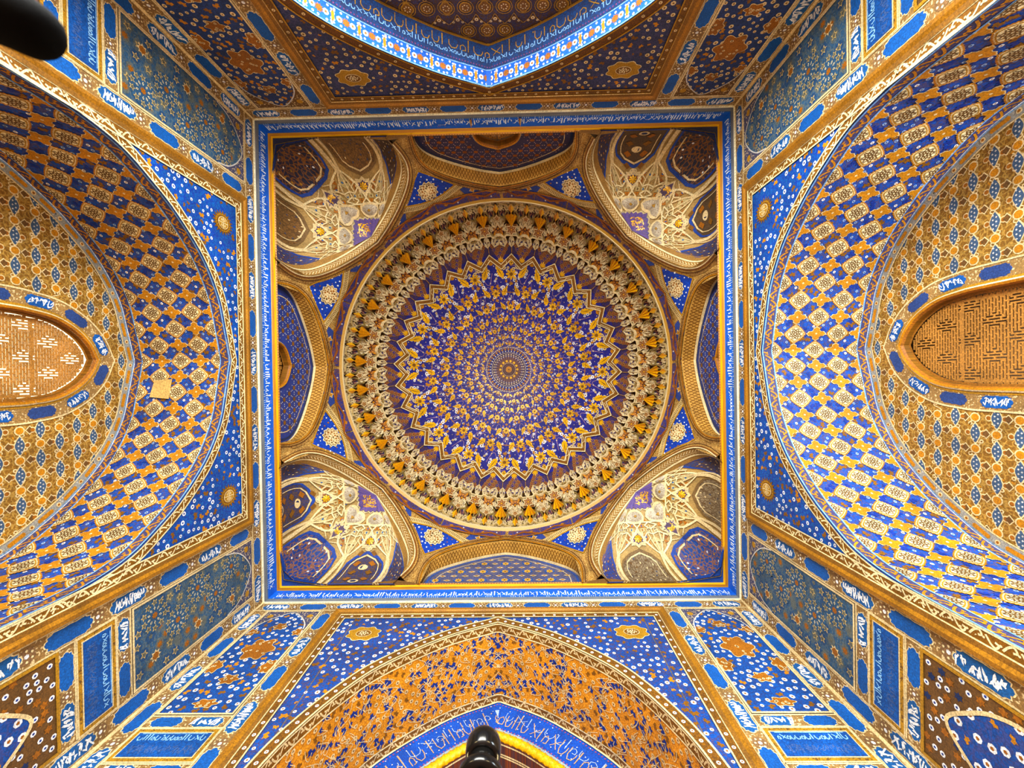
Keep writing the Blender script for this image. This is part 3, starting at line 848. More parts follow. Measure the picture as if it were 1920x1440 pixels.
def lattice(S, outline, x0, x1, z0, z1, g, th, h, col, side=0):
    """carved wooden screen: a grid of cells, the slots left open"""
    nx, nz = int((x1 - x0) / g), int((z1 - z0) / g)
    solid = np.zeros((nx, nz), bool); ins = np.zeros((nx, nz), bool)
    pz, px = 16, 12
    for i in range(nx):
        for j in range(nz):
            x, z = x0 + (i + .5) * g, z0 + (j + .5) * g
            ins[i, j] = inside((x, z), outline)
            # diamonds of slots running one way in a field of slots running the other way
            a = ((i - nx // 2) % (2 * px)) - px; b = (j % (2 * pz)) - pz
            d1 = abs(a) / px + abs(b) / pz
            if d1 <= 1 - 0.5:  dia = True
            else: dia = (2 - d1) <= 0.5
            if dia:
                s_ = i % 2 == 0 or (j + (i // 2 % 2) * 4) % 8 == 0
            else:
                s_ = j % 2 == 0 or (i + (j // 2 % 2) * 3) % 6 == 0
            if abs(i - nx // 2) in (nx // 2 - 7, nx // 2 - 8) or j in (int(nz * 0.77), int(nz * 0.77) + 1): s_ = True
            solid[i, j] = s_
    S_ = solid & ins
    def run(mask):
        for i in range(nx):
            j = 0
            while j < nz:
                if mask[i, j]:
                    k = j
                    while k < nz and mask[i, k]: k += 1
                    yield i, j, k
                    j = k
                else: j += 1
    for i, j, k in run(S_):
        xa, xb, za, zb = x0 + i * g, x0 + (i + 1) * g, z0 + j * g, z0 + k * g
        S.poly([(xa, za), (xb, za), (xb, zb), (xa, zb)], col, h, W_)
    for di, dj in ((1, 0), (-1, 0), (0, 1), (0, -1)):
        for i in range(nx):
            for j in range(nz):
                if not S_[i, j]: continue
                a, b = i + di, j + dj
                if 0 <= a < nx and 0 <= b < nz and S_[a, b]: continue
                if not (0 <= a < nx and 0 <= b < nz): continue
                xa, xb, za, zb = x0 + i * g, x0 + (i + 1) * g, z0 + j * g, z0 + (j + 1) * g
                if di == 1: e = [(xb, za), (xb, zb)]
                elif di == -1: e = [(xa, za), (xa, zb)]
                elif dj == 1: e = [(xa, zb), (xb, zb)]
                else: e = [(xa, za), (xb, za)]
                S.poly([(*e[0], 0), (*e[1], 0), (*e[1], -th), (*e[0], -th)], col, h, W_)
WN = [0]
def make_window(mp, ctrl, zbot, label, depth, g, th, trimw=0.09):
    """pointed window: moulded trim, deep reveal and carved lattice; mp is the map of the wall surface it sits in"""
    WN[0] += 1
    win = empty('window_%d' % WN[0]); tag(win, label, 'window', kind='structure')
    o = full_arch(ctrl, 6); o = np.vstack(([(-ctrl[-1][0], zbot)], o, [(ctrl[-1][0], zbot)]))
    def frame(S):
        prof = [(0.0, 0.0), (0.0, 0.03), (-trimw * .3, 0.045), (-trimw * .75, 0.03), (-trimw, -0.01), (-trimw, -depth)]
        cols = [CREAM, CREAM, ORANGE, RUST, BROWN]
        for k in range(len(prof) - 1):
            A, B = offset(o, prof[k][0]), offset(o, prof[k + 1][0])
            for i in range(len(o) - 1):
                S.poly([(*A[i], prof[k][1]), (*A[i + 1], prof[k][1]), (*B[i + 1], prof[k + 1][1]), (*B[i], prof[k + 1][1])], cols[k], 0, G_ if k < 3 else P_)
    part(win, 'window_frame', mp, frame)
    inn = offset(o, -trimw)
    inn2 = offset(o, -trimw - 0.035)
    def rim(S):
        S.between(inn, inn2, c(150, 98, 44), -depth + 0.02, W_)
        S.between(inn2, [(x, y, -th) for x, y in inn2], c(150, 98, 44), -depth + .02, W_) if False else None
    part(win, 'lattice_frame', mp, rim)
    x1 = np.abs(inn2[:, 0]).max(); z1 = inn2[:, 1].max()
    def lat(S):
        lattice(S, inn2, -x1, x1, zbot + .05, z1, g, th, -depth, c(172, 120, 62))
    part(win, 'lattice', mp, lat)
    return win
def wmap_shift(mp): return mp
def build_tympanum(wall, name, w, tm):
    arch = full_arch(w['arch'], 6)
    wc = [(0, 7.3), (0.24, 7.19), (0.47, 6.98), (0.65, 6.66), (0.72, 6.3), (0.74, 5.8), (0.74, 3.6)]
    wo = full_arch(wc, 6)
    S = Sheet(tm)
    zf = lambda x: float(np.interp(abs(x), [p[0] for p in half_arch(w['arch'], 6)][:49], [p[1] for p in half_arch(w['arch'], 6)][:49]))
    half = [p for p in half_arch(w['arch'], 6)]
    g, g2 = c(132, 92, 38), c(178, 140, 72)
    for i in range(len(arch) - 1):
        a, b = arch[i], arch[i + 1]
        if a[0] == b[0]: continue
        def lowz(x): return 3.0 if abs(x) >= 0.74 else float(np.interp(abs(x), wo[len(wo) // 2:, 0][:37], wo[len(wo) // 2:, 1][:37]))
        xs = np.linspace(a[0], b[0], 4)
        for x0, x1 in zip(xs[:-1], xs[1:]):
            za, zb = np.interp((x0, x1), (a[0], b[0]), (a[1], b[1]))
            S.poly([(x0, za), (x1, zb), (x1, lowz(x1)), (x0, lowz(x0))], g, 0, V_, g2)
    ty = S.build('tympanum', wall)
    # field: pointed ovals, rings and leaves in staggered rows
    outer = offset(np.vstack(([(-0.74, 3.6)], wo, [(0.74, 3.6)])), 0.3)
    def field(S):
        for j in range(14):
            for i in range(-27, 28):
                x, z = i * 0.11, 7.72 - j * 0.27
                if not inside((x, z + .1), arch) or not inside((x * 1.06, z), arch) or inside((x, z), outer) or abs(x) > 2.9: continue
                if z < 4.6: continue
                k = (i + (2 if j % 2 else 0)) % 4
                if k == 0:
                    o = catmull([(x - .16, z), (x - .09, z + .045), (x, z + .075), (x + .09, z + .045), (x + .16, z), (x + .09, z - .045), (x, z - .075), (x - .09, z - .045), (x - .16, z)], 3)
                    S.poly(o, PALE, 0.006); S.poly(x_in(o, x, z, .84), c(62, 84, 112), .009)
                    for q in range(-3, 4): S.poly(circ(4, .014, x + q * .03, z + (.02 if q % 2 else -.02)), GREYW, .012)
                    for q in (-1, 1):
                        S.poly(circ(8, .045, x, z + q * .1), PALE, .004); S.poly(circ(8, .03, x, z + q * .1), RUST, .007)
                elif k == 2:
                    S.poly(circ(10, .07, x, z), PALE, .006); S.poly(circ(10, .052, x, z), ORANGE, .009)
                    o = [(x - .07, z + .13), (x, z + .2), (x + .07, z + .13), (x, z + .07)]
                    S.poly(o, PALE, .005); S.poly(x_in(o, x, z + .13, .75), UMBER, .008)
                elif i % 2:
                    for q in range(2): S.stamp(OLEAF if q else PFLOWER, x + rng.uniform(-.06, .06), z + rng.uniform(-.08, .08), .03, rng.uniform(0, 6), .006)
                    S.stroke(catmull([(x - .1, z), (x - .03, z + .06), (x + .03, z - .06), (x + .1, z)], 3), .012, PALE, .005)
    part(ty, 'lattice_painting', tm, field)['kind'] = 'stuff'
    up = arch[arch[:, 1] > 4.2]
    def border(S):
        S.between(up, offset(up, -0.17), c(150, 148, 140), 0.012)
        for i, (x, y, a) in enumerate(resample(offset(up, -0.09), 0.15)):
            if i % 3 == 2:
                S.poly(circ(10, .036, x, y), PALE, .016); S.poly(circ(8, .02, x, y), RUST, .018)
            elif i % 3 == 0:
                ca, sa = math.cos(a), math.sin(a); x += ca * .075; y += sa * .075
                q = np.array([(-.11, -.03), (.11, -.03), (.13, 0), (.11, .03), (-.11, .03), (-.13, 0)])
                S.poly(np.stack((x + q[:, 0] * ca - q[:, 1] * sa, y + q[:, 0] * sa + q[:, 1] * ca), 1), ORANGE, .016)
        for d, cc, ww in ((-.01, WHITE, .025), (-.17, PALE, .02), (-.035, SKY, .012)): S.stroke(offset(up, d), ww, cc, .02)
    part(ty, 'arch_border', tm, border)
    wp = np.vstack(([(-0.74, 4.4)], wo[(wo[:, 1] > 4.4)], [(0.74, 4.4)]))
    def surround(S):
        S.between(offset(wp, 0.0), offset(wp, .26), c(150, 116, 70), .01, D_, PALE)
        S.stroke(offset(wp, .26), .025, PALE, .016)
        S.stroke(offset(wp, .02), .03, GOLDB, .016)
    part(ty, 'window_surround', tm, surround)
    for i, (x, y, a) in enumerate(resample(offset(wp, .135), 0.56)):
        def one(S, x=x, y=y, a=a, i=i):
            o = cartouche_outline(.4, .17); ca, sa = math.cos(a), math.sin(a)
            rt = lambda q: np.stack((x + q[:, 0] * ca - q[:, 1] * sa, y + q[:, 0] * sa + q[:, 1] * ca), 1)
            S.poly(rt(o), BLUE if i % 2 else c(44, 66, 120), .016, skirt=.008)
            if i % 2:
                Q = Sheet(None); scribble(Q, -.16, .13, -.055, .055, WHITE, 0, i, .013)
                for q in Q.P: S.poly(rt(q), WHITE, .019)
        part(ty, 'cartouche', tm, one)
    make_window(tm, wc, 3.6, 'pointed window with glowing carved lattice at the left edge' if name == 'wall_left' else 'pointed window with dark-backed carved wooden lattice at the right edge',
                0.11, 0.0205, 0.021 if name == 'wall_left' else 0.012, .075)
def build_front_niche(wall, w, tm, arch):
    D = w['D']
    up = arch[arch[:, 1] > 4.0]
    assert len(up) % 2 == 1
    inner = aoff(up, -0.62)
    def blue(S):
        S.between(up, inner, c(40, 84, 180), 0, V_, c(30, 70, 165))
        path = np.array(aoff(up, -0.33))
        # inscription follows the arch
        Lp = np.concatenate(([0], np.cumsum(np.hypot(*np.diff(path, axis=0).T))))
        Q = Sheet(None); script(Q, 0, Lp[-1], -.2, .2, PALE, 0, 31, .014, .1); script(Q, 0, Lp[-1], -.05, .2, c(170, 190, 225), 0, 35, .011, .13)
        tg = np.gradient(path, axis=0); tg /= np.hypot(tg[:, 0], tg[:, 1])[:, None]
        for q, col in zip(Q.P, Q.C):
            x = np.interp(q[:, 0], Lp, path[:, 0]); y = np.interp(q[:, 0], Lp, path[:, 1])
            tx = np.interp(q[:, 0], Lp, tg[:, 0]); ty = np.interp(q[:, 0], Lp, tg[:, 1])
            S.poly(np.stack((x - ty * q[:, 1], y + tx * q[:, 1]), 1), c(206, 160, 120) if col is PALE else col, .008)
        for d in (-.07, -.57):
            for (x, y, a) in resample(aoff(up, d), .06): S.poly(circ(5, .017, x, y), c(150, 80, 120), .006)
        S.stroke(aoff(up, -.015), .05, CREAM, .02)
        S.stroke(aoff(up, -.61), .04, c(150, 165, 170), .012)
        for (x, y) in scatter(np.vstack((up, inner[::-1])), .12, 2500, 3): S.poly(circ(4, .012, x, y), WHITE, .01)
    part(wall, 'inscription_arch', tm, blue)
    # gilded rope moulding along the inner arch
    rp = aoff(up, -0.72)
    rope = empty('rope_moulding'); rope.parent = wall
    d = np.concatenate(([0], np.cumsum(np.hypot(*np.diff(rp, axis=0).T))))
    n = int(d[-1] / 0.025)
    ax, sg, W = w['ax'], w['sg'], w['W']
    verts, faces, cols = [], [], []
    ts = np.linspace(0, d[-1], n); K = 10
    X = np.interp(ts, d, rp[:, 0]); Z = np.interp(ts, d, rp[:, 1])
    tx = np.gradient(X); tz = np.gradient(Z); l = np.hypot(tx, tz); tx /= l; tz /= l
    for i in range(n):
        for k in range(K):
            a = k * 2 * PI / K
            r = 0.075 * (1 + 0.16 * math.cos(3 * a + ts[i] * 55))
            verts.append((X[i] - tz[i] * r * math.cos(a), sg * (W + D - r * math.sin(a)), Z[i] + tx[i] * r * math.cos(a) + ZC))
    for i in range(n - 1):
        for k in range(K):
            faces.append((i * K + k, i * K + (k + 1) % K, (i + 1) * K + (k + 1) % K, (i + 1) * K + k))
    me = bpy.data.meshes.new('rope'); me.from_pydata(verts, [], faces); me.update()
    simple_col(me, GOLD, G_)
    for p in me.polygons: p.use_smooth = True
    link('rope', me, rope)
    # the inner soffit and end wall beyond the rope
    in2 = aoff(up, -0.8)
    tm2 = wallmap(w, D)
    def innersoff(S):
        for i in range(len(in2) - 1):
            S.poly([(*in2[i], 0), (*in2[i + 1], 0), (*in2[i + 1], -.5), (*in2[i], -.5)], c(120, 62, 40), 0, V_, c(70, 50, 60))
        for hh in (-.03, -.2, -.24, -.47):
            for i in range(len(in2) - 1):
                a, b = aoff(in2, -.004)[i], aoff(in2, -.004)[i + 1]
                S.poly([(*a, hh), (*b, hh), (*b, hh - .025), (*a, hh - .025)], CREAM)
    part(wall, 'inner_soffit', tm2, innersoff)
    def end(S):
        for i in range(len(in2) - 1):
            a, b = in2[i], in2[i + 1]
            if abs(a[0] - b[0]) > 1e-6: S.poly([a, b, (b[0], 3.0), (a[0], 3.0)], RUST, -.5, V_, c(60, 70, 120))
    part(wall, 'end_wall', tm2, end)
def simple_col(me, col, mat):
    me.materials.append(MATS[mat])
    at = me.attributes.new('Col', 'FLOAT_COLOR', 'CORNER'); n = len(me.loops)
    cc = np.ones((n, 4), np.float32); cc[:, :3] = col
    at.data.foreach_set('color', cc.ravel())
    at = me.attributes.new('flat', 'FLOAT_VECTOR', 'CORNER')
    vi = np.empty(n, np.int32); me.loops.foreach_get('vertex_index', vi)
    co = np.empty(len(me.vertices) * 3, np.float32); me.vertices.foreach_get('co', co)
    at.data.foreach_set('vector', co.reshape(-1, 3)[vi].ravel())

for nm, w in WALLS.items():
    build_wall(nm, w)
# ------------------------------------------------------------------ rim and inscription frieze (four sides)
WX, WY = 5.0, 5.09
SIDES = [('left', 0, -1, WX, WY), ('right', 0, 1, WX, WY), ('top', 1, -1, WY, WX), ('bottom', 1, 1, WY, WX)]
ZF = 9.34
FPROF = [(0.0, 8.84), (0.0, 8.87), (-0.012, 9.0), (-0.02, 9.02), (-0.06, 9.27), (-0.075, 9.28), (-0.115, 9.29), (-0.135, 9.33), (-0.165, 9.345)]
def frieze_map(ax, sg, W, half):
    tt = np.arange(len(FPROF)); ins = np.array([p[0] for p in FPROF]); zz = np.array([p[1] for p in FPROF])
    def f(u, t, h):
        k = np.interp(t, tt, ins)
        off = -k + h
        s = u * (1 - off / half)
        a = sg * (W - off)
        z = np.interp(t, tt, zz) + ZC
        return np.stack((a, s, z), 1) if ax == 0 else np.stack((s, a, z), 1)
    return f
for n_, (nm, ax, sg, W, half) in enumerate(SIDES):
    fm = frieze_map(ax, sg, W, half)
    S = Sheet(fm)
    S.poly([(-half, 0), (half, 0), (half, 1), (-half, 1)], CREAM)
    S.poly([(-half, 1), (half, 1), (half, 2), (-half, 2)], c(120, 124, 128), 0, D_, c(92, 98, 112))
    S.poly([(-half, 2), (half, 2), (half, 3), (-half, 3)], c(70, 96, 140))
    S.poly([(-half, 3), (half, 3), (half, 4), (-half, 4)], c(12, 92, 206))
    for k, col in ((4, GOLDB), (5, ORANGE), (6, GOLD), (7, ORANGE)):
        S.poly([(-half, k), (half, k), (half, k + 1), (-half, k + 1)], col, 0, G_)
    tr = S.build('trim_%d' % (n_ + 1))
    tag(tr, 'blue inscription frieze with gold cornice along the %s side of the square' % nm, 'frieze', kind='structure')
    def ins(S):
        script(S, -half + .1, half - .1, 3.08, 3.72, c(225, 238, 250), 0.004, 100 + n_, .02, .055, c(220, 130, 90))
        for u in np.arange(-half + .1, half - .1, .045):
            if rng.random() < .55:
                S.poly([(u, 2.2), (u + .012, 2.2), (u + .012, 3.1), (u, 3.1)], c(170, 190, 215), .004)
    part(tr, 'inscription', fm, ins)['kind'] = 'stuff'
    def beads(S):
        for u in np.arange(-half + .05, half, .06):
            S.poly([(u - .018, 7.3), (u + .018, 7.3), (u + .018, 7.8), (u - .018, 7.8)], BROWN, .004)
        S.poly([(-half, -.0), (half, -.0), (half, .8), (-half, .8)], c(236, 232, 206), .03)
        S.poly([(-half, 0, 0.03), (half, 0, .03), (half, 0, 0), (-half, 0, 0)], c(236, 232, 206))
    part(tr, 'cornice_beads', fm, beads)
# gold arris lines in the four corners of the lower walls
for i, (sx, sy) in enumerate(((-1, -1), (1, -1), (-1, 1), (1, 1))):
    verts = []
    for z in (0, ZR + ZC):
        for k in range(6):
            a = k * PI / 3
            verts.append((sx * (WX - .015) + .02 * math.cos(a), sy * (WY - .015) + .02 * math.sin(a), z))
    faces = [(k, (k + 1) % 6, 6 + (k + 1) % 6, 6 + k) for k in range(6)]
    me = bpy.data.meshes.new('trim'); me.from_pydata(verts, [], faces); me.update(); simple_col(me, PALE, G_)
    o = link('trim_%d' % (5 + i), me)
    tag(o, 'thin gold corner line between the walls at the %s %s' % ('upper' if sy < 0 else 'lower', 'left' if sx < 0 else 'right'), 'trim', kind='structure')

# ------------------------------------------------------------------ drum: eight arches between the square and the dome
F0 = 798.0
DCX, DCY = 0.08, 0.03                       # dome axis
A0, RR, ZT = 4.94, 4.69, 12.0                # octagon apothem, ring radius, ring height
def oct_r(th):
    d = (th + PI / 8) % (PI / 4) - PI / 8
    return A0 / np.cos(d)
def drum_xyz(X, Y, h):
    """plan coordinates in units of (radius / height * F0): a point of the leaning octagonal drum wall"""
    th = np.arctan2(Y, X); p = np.hypot(X, Y)
    r = oct_r(th); z = F0 * r / p
    for _ in range(12):
        t = np.clip((z - ZF) / (ZT - ZF), 0, 1); t = t * t * (3 - 2 * t)
        r = oct_r(th) * (1 - t) + RR * t
        z = 0.5 * z + 0.5 * F0 * r / p
    k = np.clip((z - ZF) / (ZT - ZF), 0, 1)
    return np.stack((DCX * k + (r - h) * np.cos(th), DCY * k + (r - h) * np.sin(th), z + ZC), 1)
HARCH = catmull([(0, 332), (45, 339), (88, 350), (122, 364), (141, 380), (150, 398), (153, 416), (154, 424)], 5)   # (sideways, outward)
def side_pts(axis, pts):
    ca, sa = math.cos(axis), math.sin(axis)
    p = np.asarray(pts, float)
    return np.stack((p[:, 1] * ca - p[:, 0] * sa, p[:, 1] * sa + p[:, 0] * ca), 1)
ceil_ = empty('ceiling', (DCX, DCY, ZT + ZC)); tag(ceil_, 'round painted dome with gilded honeycomb ring over the square hall', 'dome', kind='structure')
bpy.context.view_layer.update()
def drumpart(parent, name, fn):
    S = Sheet(drum_xyz); S.fs = 0.0145; fn(S)
    return S.build(name, parent)
drum = None
def drum_base(S):
    for k in range(8):
        ax = k * PI / 4
        pts = np.vstack((np.stack((-HARCH[::-1, 0], HARCH[::-1, 1]), 1)[:-1], HARCH))
        P = side_pts(ax, pts)
        for i in range(len(P) - 1):
            a, b = P[i], P[i + 1]
            def col_(q):
                th = math.atan2(q[1], q[0]); p = math.hypot(*q)
                return [(math.cos(th) * (p + (312 - p) * t), math.sin(th) * (p + (312 - p) * t)) for t in (0, .3, .6, 1)]
            ca, cb = col_(a), col_(b)
            for j in range(3):
                S.poly([ca[j], cb[j], cb[j + 1], ca[j + 1]], c(150, 104, 48), 0, F_, c(214, 178, 110))
        # the pier at the corner of the octagon
        dl_ = math.atan2(HARCH[-1][0], HARCH[-1][1]); tl = ax + dl_; t1 = ax + PI / 4 - dl_
        th = np.linspace(tl, t1, 7)
        pb = np.array([F0 * oct_r(t) / ZF for t in th])
        for i in range(6):
            for p0, p1 in ((0, .25), (.25, .5), (.5, .75), (.75, 1)):
                f = lambda t, pbv, q: (math.cos(t) * (pbv + (312 - pbv) * q), math.sin(t) * (pbv + (312 - pbv) * q))
                S.poly([f(th[i], pb[i], p0), f(th[i + 1], pb[i + 1], p0), f(th[i + 1], pb[i + 1], p1), f(th[i], pb[i], p1)], c(150, 104, 48), 0, F_, c(214, 178, 110))
    # the recesses' side edges
drum = drumpart(None, 'wall_drum', drum_base); tag(drum, 'gilded octagonal drum wall between square cornice and dome ring', 'drum', kind='structure')
full = np.vstack((np.stack((-HARCH[::-1, 0], HARCH[::-1, 1]), 1)[:-1], HARCH))
for k in range(8):
    ax = k * PI / 4; diag = k % 2 == 1
    # face moulding round the arch
    def face(S):
        w1, w2, w3 = (-4.0, -8.5, -14.0) if diag else (-2.5, -6.0, -11.0)
        o1, o2, o3 = aoff(full, w1), aoff(full, w2), aoff(full, w3)
        S.between(side_pts(ax, full), side_pts(ax, o1), c(150, 92, 42), .03, G_)
        S.between(side_pts(ax, o1), side_pts(ax, o2), c(190, 146, 80), .026, F_, c(120, 80, 40))
        S.between(side_pts(ax, o2), side_pts(ax, o3), c(120, 80, 40), .02, F_, c(196, 156, 92))
        S.stroke(side_pts(ax, o1), 1.3, c(110, 66, 30), .034); S.stroke(side_pts(ax, o2), 1.5, c(92, 56, 28), .03)
        for (x, y, a) in resample(o2, 3.6):
            S.poly(side_pts(ax, circ(4, 1.0, x, y)), DBROWN, .036)
        S.stroke(side_pts(ax, aoff(full, -.8)), 2.0, ORANGE if not diag else CREAM, .038, G_)
    drumpart(drum, 'arch_moulding', face)
    # soffit of the arch, a gold lattice
    E = drum_xyz(*side_pts(ax, full).T, np.zeros(len(full)))
    dep = 0.3 if not diag else 0.36
    dv = np.array((math.cos(ax), math.sin(ax), 0))
    dl = np.concatenate(([0], np.cumsum(np.linalg.norm(np.diff(E, axis=0), axis=1))))
    Tg = np.gradient(E, axis=0); Nn = np.cross(Tg, dv); Nn /= np.linalg.norm(Nn, axis=1)[:, None]
    mid = E.mean(0); sgn = np.sign(((mid - E) * Nn).sum(1)); Nn *= sgn[:, None]
    reach = np.ones(len(E)) if diag else (A0 + .16 - (E[:, :2] - np.array((DCX, DCY)) * .8) @ dv[:2]) / dep
    def sm(u, v, h, E=E, dl=dl, Nn=Nn, dv=dv, reach=reach):
        v = v * np.interp(u, dl, reach)
        X = np.stack([np.interp(u, dl, E[:, i]) for i in range(3)], 1); n = np.stack([np.interp(u, dl, Nn[:, i]) for i in range(3)], 1)
        return X + dv * v[:, None] + n * h[:, None]
    def soff(S):
        S.grid(0, dl[-1], 0, dep, 60, 1, c(200, 150, 78) if not diag else c(156, 116, 62), 0, P_)
        n = int(dl[-1] / .085)
        for i in range(n):
            a, b = dl[-1] * i / n, dl[-1] * (i + 1) / n
            if diag:
                S.stroke([(a, .02), (b, .08), (a, .14)], .016, PALE, .005)
            else:
                S.stroke([(a, .02), (b, dep * .5), (a, dep - .02)], .016, BROWN, .005); S.stroke([(b, .02), (a, dep * .5), (b, dep - .02)], .016, BROWN, .007)
        S.grid(0, dl[-1], .16 if diag else dep - .05, .2 if diag else dep, 60, 1, CREAM if diag else PALE, .012)
    part(drum, 'arch_soffit', sm, soff)
    if not diag:
        # blind tympanum behind the arch
        A0d = A0 + .16
        def tyw(a_, z, h, ax=ax): return np.stack((math.cos(ax) * (A0d - h) - math.sin(ax) * a_ + DCX * .8, math.sin(ax) * (A0d - h) + math.cos(ax) * a_ + DCY * .8, z + ZC), 1)
        rel = (E - np.array((DCX * .8, DCY * .8, ZC)))
        prof = np.stack((-rel[:, 0] * math.sin(ax) + rel[:, 1] * math.cos(ax), rel[:, 2]), 1)
        g, g2 = {0: (c(44, 66, 140), c(56, 60, 120)), 2: (c(96, 92, 110), c(60, 74, 130)), 4: (c(44, 66, 140), c(56, 60, 120)), 6: (c(62, 54, 78), c(48, 46, 84))}[k]
        def tym(S):
            for i in range(len(prof) - 1):
                a, b = prof[i], prof[i + 1]
                if abs(a[0] - b[0]) > 1e-4:
                    for x0, x1 in zip(np.linspace(a[0], b[0], 4)[:-1], np.linspace(a[0], b[0], 4)[1:]):
                        za, zb = np.interp((x0, x1), sorted((a[0], b[0])), (a[1], b[1]) if a[0] < b[0] else (b[1], a[1]))
                        lo = lambda x: 9.2 if (k == 2 or abs(x) > .55) else float(np.interp(abs(x), (0, .3, .47, .55), (10.2, 10.05, 9.88, 9.6)))
                        S.poly([(x0, za), (x1, zb), (x1, lo(x1)), (x0, lo(x0))], g, 0, V_, g2)
            o = offset(prof, -.14 if True else 0)
            cen = np.array((0, 10.0)); o = cen + (prof - cen) * np.array((.86, .84))
            S.stroke(o, .02, PALE, .006); o2 = cen + (prof - cen) * np.array((.95, .95)); S.stroke(o2, .05, NAVY if k != 2 else c(50, 80, 150), .005)
            for j in range(8):
                for i in range(-6, 7):
                    x, z = i * .27 + (.135 if j % 2 else 0), 11.2 - j * .22
                    if not inside((x, z), np.vstack((o, [(1.3, 9.2), (-1.3, 9.2)]))) : continue
                    if k != 2 and abs(x) < .66 and z < 10.3: continue
                    if k == 2:
                        if j % 2 == 0 and i % 2 == 0:
                            S.poly(circ(10, .13, x, z, ry=.08), BLUE, .006); S.stamp(SUNFLOWER, x, z, .09, 0, .009)
                        else:
                            S.poly([(x - .09, z), (x, z + .05), (x + .09, z), (x, z - .05)], PALE, .006); S.poly([(x - .05, z), (x, z + .03), (x + .05, z), (x, z - .03)], RUST, .009)
                    else:
                        S.poly(starp(8, .07, .045, 0, x, z), BROWN if k != 6 else c(150, 84, 30), .006)
                        for q in range(6):
                            t = q * PI / 3
                            S.poly(circ(5, .016, x + .11 * math.cos(t), z + .1 * math.sin(t)), GREYW if k != 6 else c(190, 160, 150), .007)
        part(drum, 'blind_tympanum', tyw, tym)['kind'] = 'stuff'
        if k != 2:
            lab = {0: 'small lattice window in the drum on the right', 4: 'small lattice window in the drum on the left', 6: 'small drum window at the top with bright dots of light'}[k]
            make_window(tyw, [(0, 10.2), (.3, 10.05), (.47, 9.88), (.55, 9.6), (.55, 9.2)], 9.0, lab, .14, .026, .05, .06)
# ornaments on the leaning drum wall: kites, lozenges and zigzag
for k in range(8):
    va = k * PI / 4 + PI / 8
    def rad(d, p): return (p * math.cos(va + math.radians(d)), p * math.sin(va + math.radians(d)))
    K = [rad(0, 392), rad(5.2, 364), rad(8.6, 348), rad(4.0, 339), rad(0, 336), rad(-4.0, 339), rad(-8.6, 348), rad(-5.2, 364)]
    def kt(S):
        S.fill(K, 6, c(24, 66, 172), .014, V_, c(24, 52, 146))
        for (x, y) in scatter(K, 6.5, 500, k): S.poly(circ(5, rng.uniform(1.0, 1.9), x, y), WHITE if rng.random() < .75 else RUST, .02)
        S.stroke(K, 2.4, GOLDB, .026, closed=True)
    kk = drumpart(drum, 'kite_panel', kt)
    def md(S):
        cx, cy = rad(0, 353.5); t = np.arange(48) * 2 * PI / 48
        for s_, col, h in ((1.0, CREAM, .03), (.9, c(120, 80, 44), .034), (.82, PALE, .038)):
            r = (1 + .1 * np.cos(12 * t)) * s_
            x, y = 15.5 * r * np.cos(t), 18 * r * np.sin(t)
            ca, sa = math.cos(va), math.sin(va)
            S.fill(np.stack((cx + x * ca - y * sa, cy + x * sa + y * ca), 1), 7, col, h)
        for q in range(26):
            rr, aa = 12.5 * math.sqrt((q + .5) / 26), q * 2.4
            S.poly(circ(5, rng.uniform(1.1, 2.0), cx + rr * math.cos(aa), cy + rr * math.sin(aa)), RUST if rng.random() < .6 else UMBER, .042)
        for q in range(5): S.poly(circ(6, 1.5, cx + 4.5 * math.cos(q * 1.257), cy + 4.5 * math.sin(q * 1.257)), CREAM, .046)
    drumpart(kk, 'medallion', md)
    def cb(S):
        L_ = [rad(-11.6, 347), rad(-9.0, 342), rad(-4.3, 333.5), rad(0, 331), rad(4.3, 333.5), rad(9.0, 342), rad(11.6, 347)]
        S.stroke(catmull(L_, 4), 9, c(214, 184, 124), .016, F_)
        for (x, y, a) in resample(catmull(L_, 4), 3.2): S.stroke([(x - 2.5 * math.sin(a), y + 2.5 * math.cos(a)), (x + 1.5 * math.cos(a), y + 1.5 * math.sin(a)), (x + 2.5 * math.sin(a), y - 2.5 * math.cos(a))], .9, UMBER, .02)
    drumpart(drum, 'scroll_strip', cb)
    def lz(S):
        for sg in (-1, 1):
            q = [rad(sg * 9.5, 337), rad(sg * 14.0, 344), rad(sg * 18, 330), rad(sg * 15, 326), rad(sg * 10.5, 328)]
            S.fill(q, 7, c(50, 70, 140), .012); cx, cy = np.mean(np.array(q), 0)
            S.poly(starp(4, 7, 3.4, va, cx, cy), PALE, .016); S.poly(starp(4, 4.6, 2.2, va, cx, cy), ORANGE, .02)
        for sg in (-1, 1):
            q = [rad(sg * 0.2, 329), rad(sg * 11, 326), rad(sg * 11.2, 313), rad(sg * 0.2, 313)]
            S.fill(q, 7, c(50, 60, 140), .01, V_, c(100, 66, 60))
            q = [rad(sg * 11.3, 326), rad(sg * 22, 333), rad(sg * 22, 313), rad(sg * 11.3, 313)]
            S.fill(q, 7, c(60, 60, 130), .01, V_, c(120, 76, 50))
            for dd in (3.5, 7.5, 14.5, 19):
                x, y = rad(sg * dd, 317); S.stamp(OPALM if dd in (3.5, 14.5) else WFLOWER, x, y, 7 if dd in (3.5, 14.5) else 1.4, va, .014)
            S.stroke([rad(sg * 0, 329.5), rad(sg * 6, 318), rad(sg * 11.25, 326), rad(sg * 17, 318), rad(sg * 22.5, 329)], 3, c(150, 84, 36), .02)
            S.stroke([rad(sg * 0, 329.5), rad(sg * 11.25, 326.5), rad(sg * 22.5, 331)], 2.2, RUST, .022)
    drumpart(drum, 'zigzag_painting', lz)

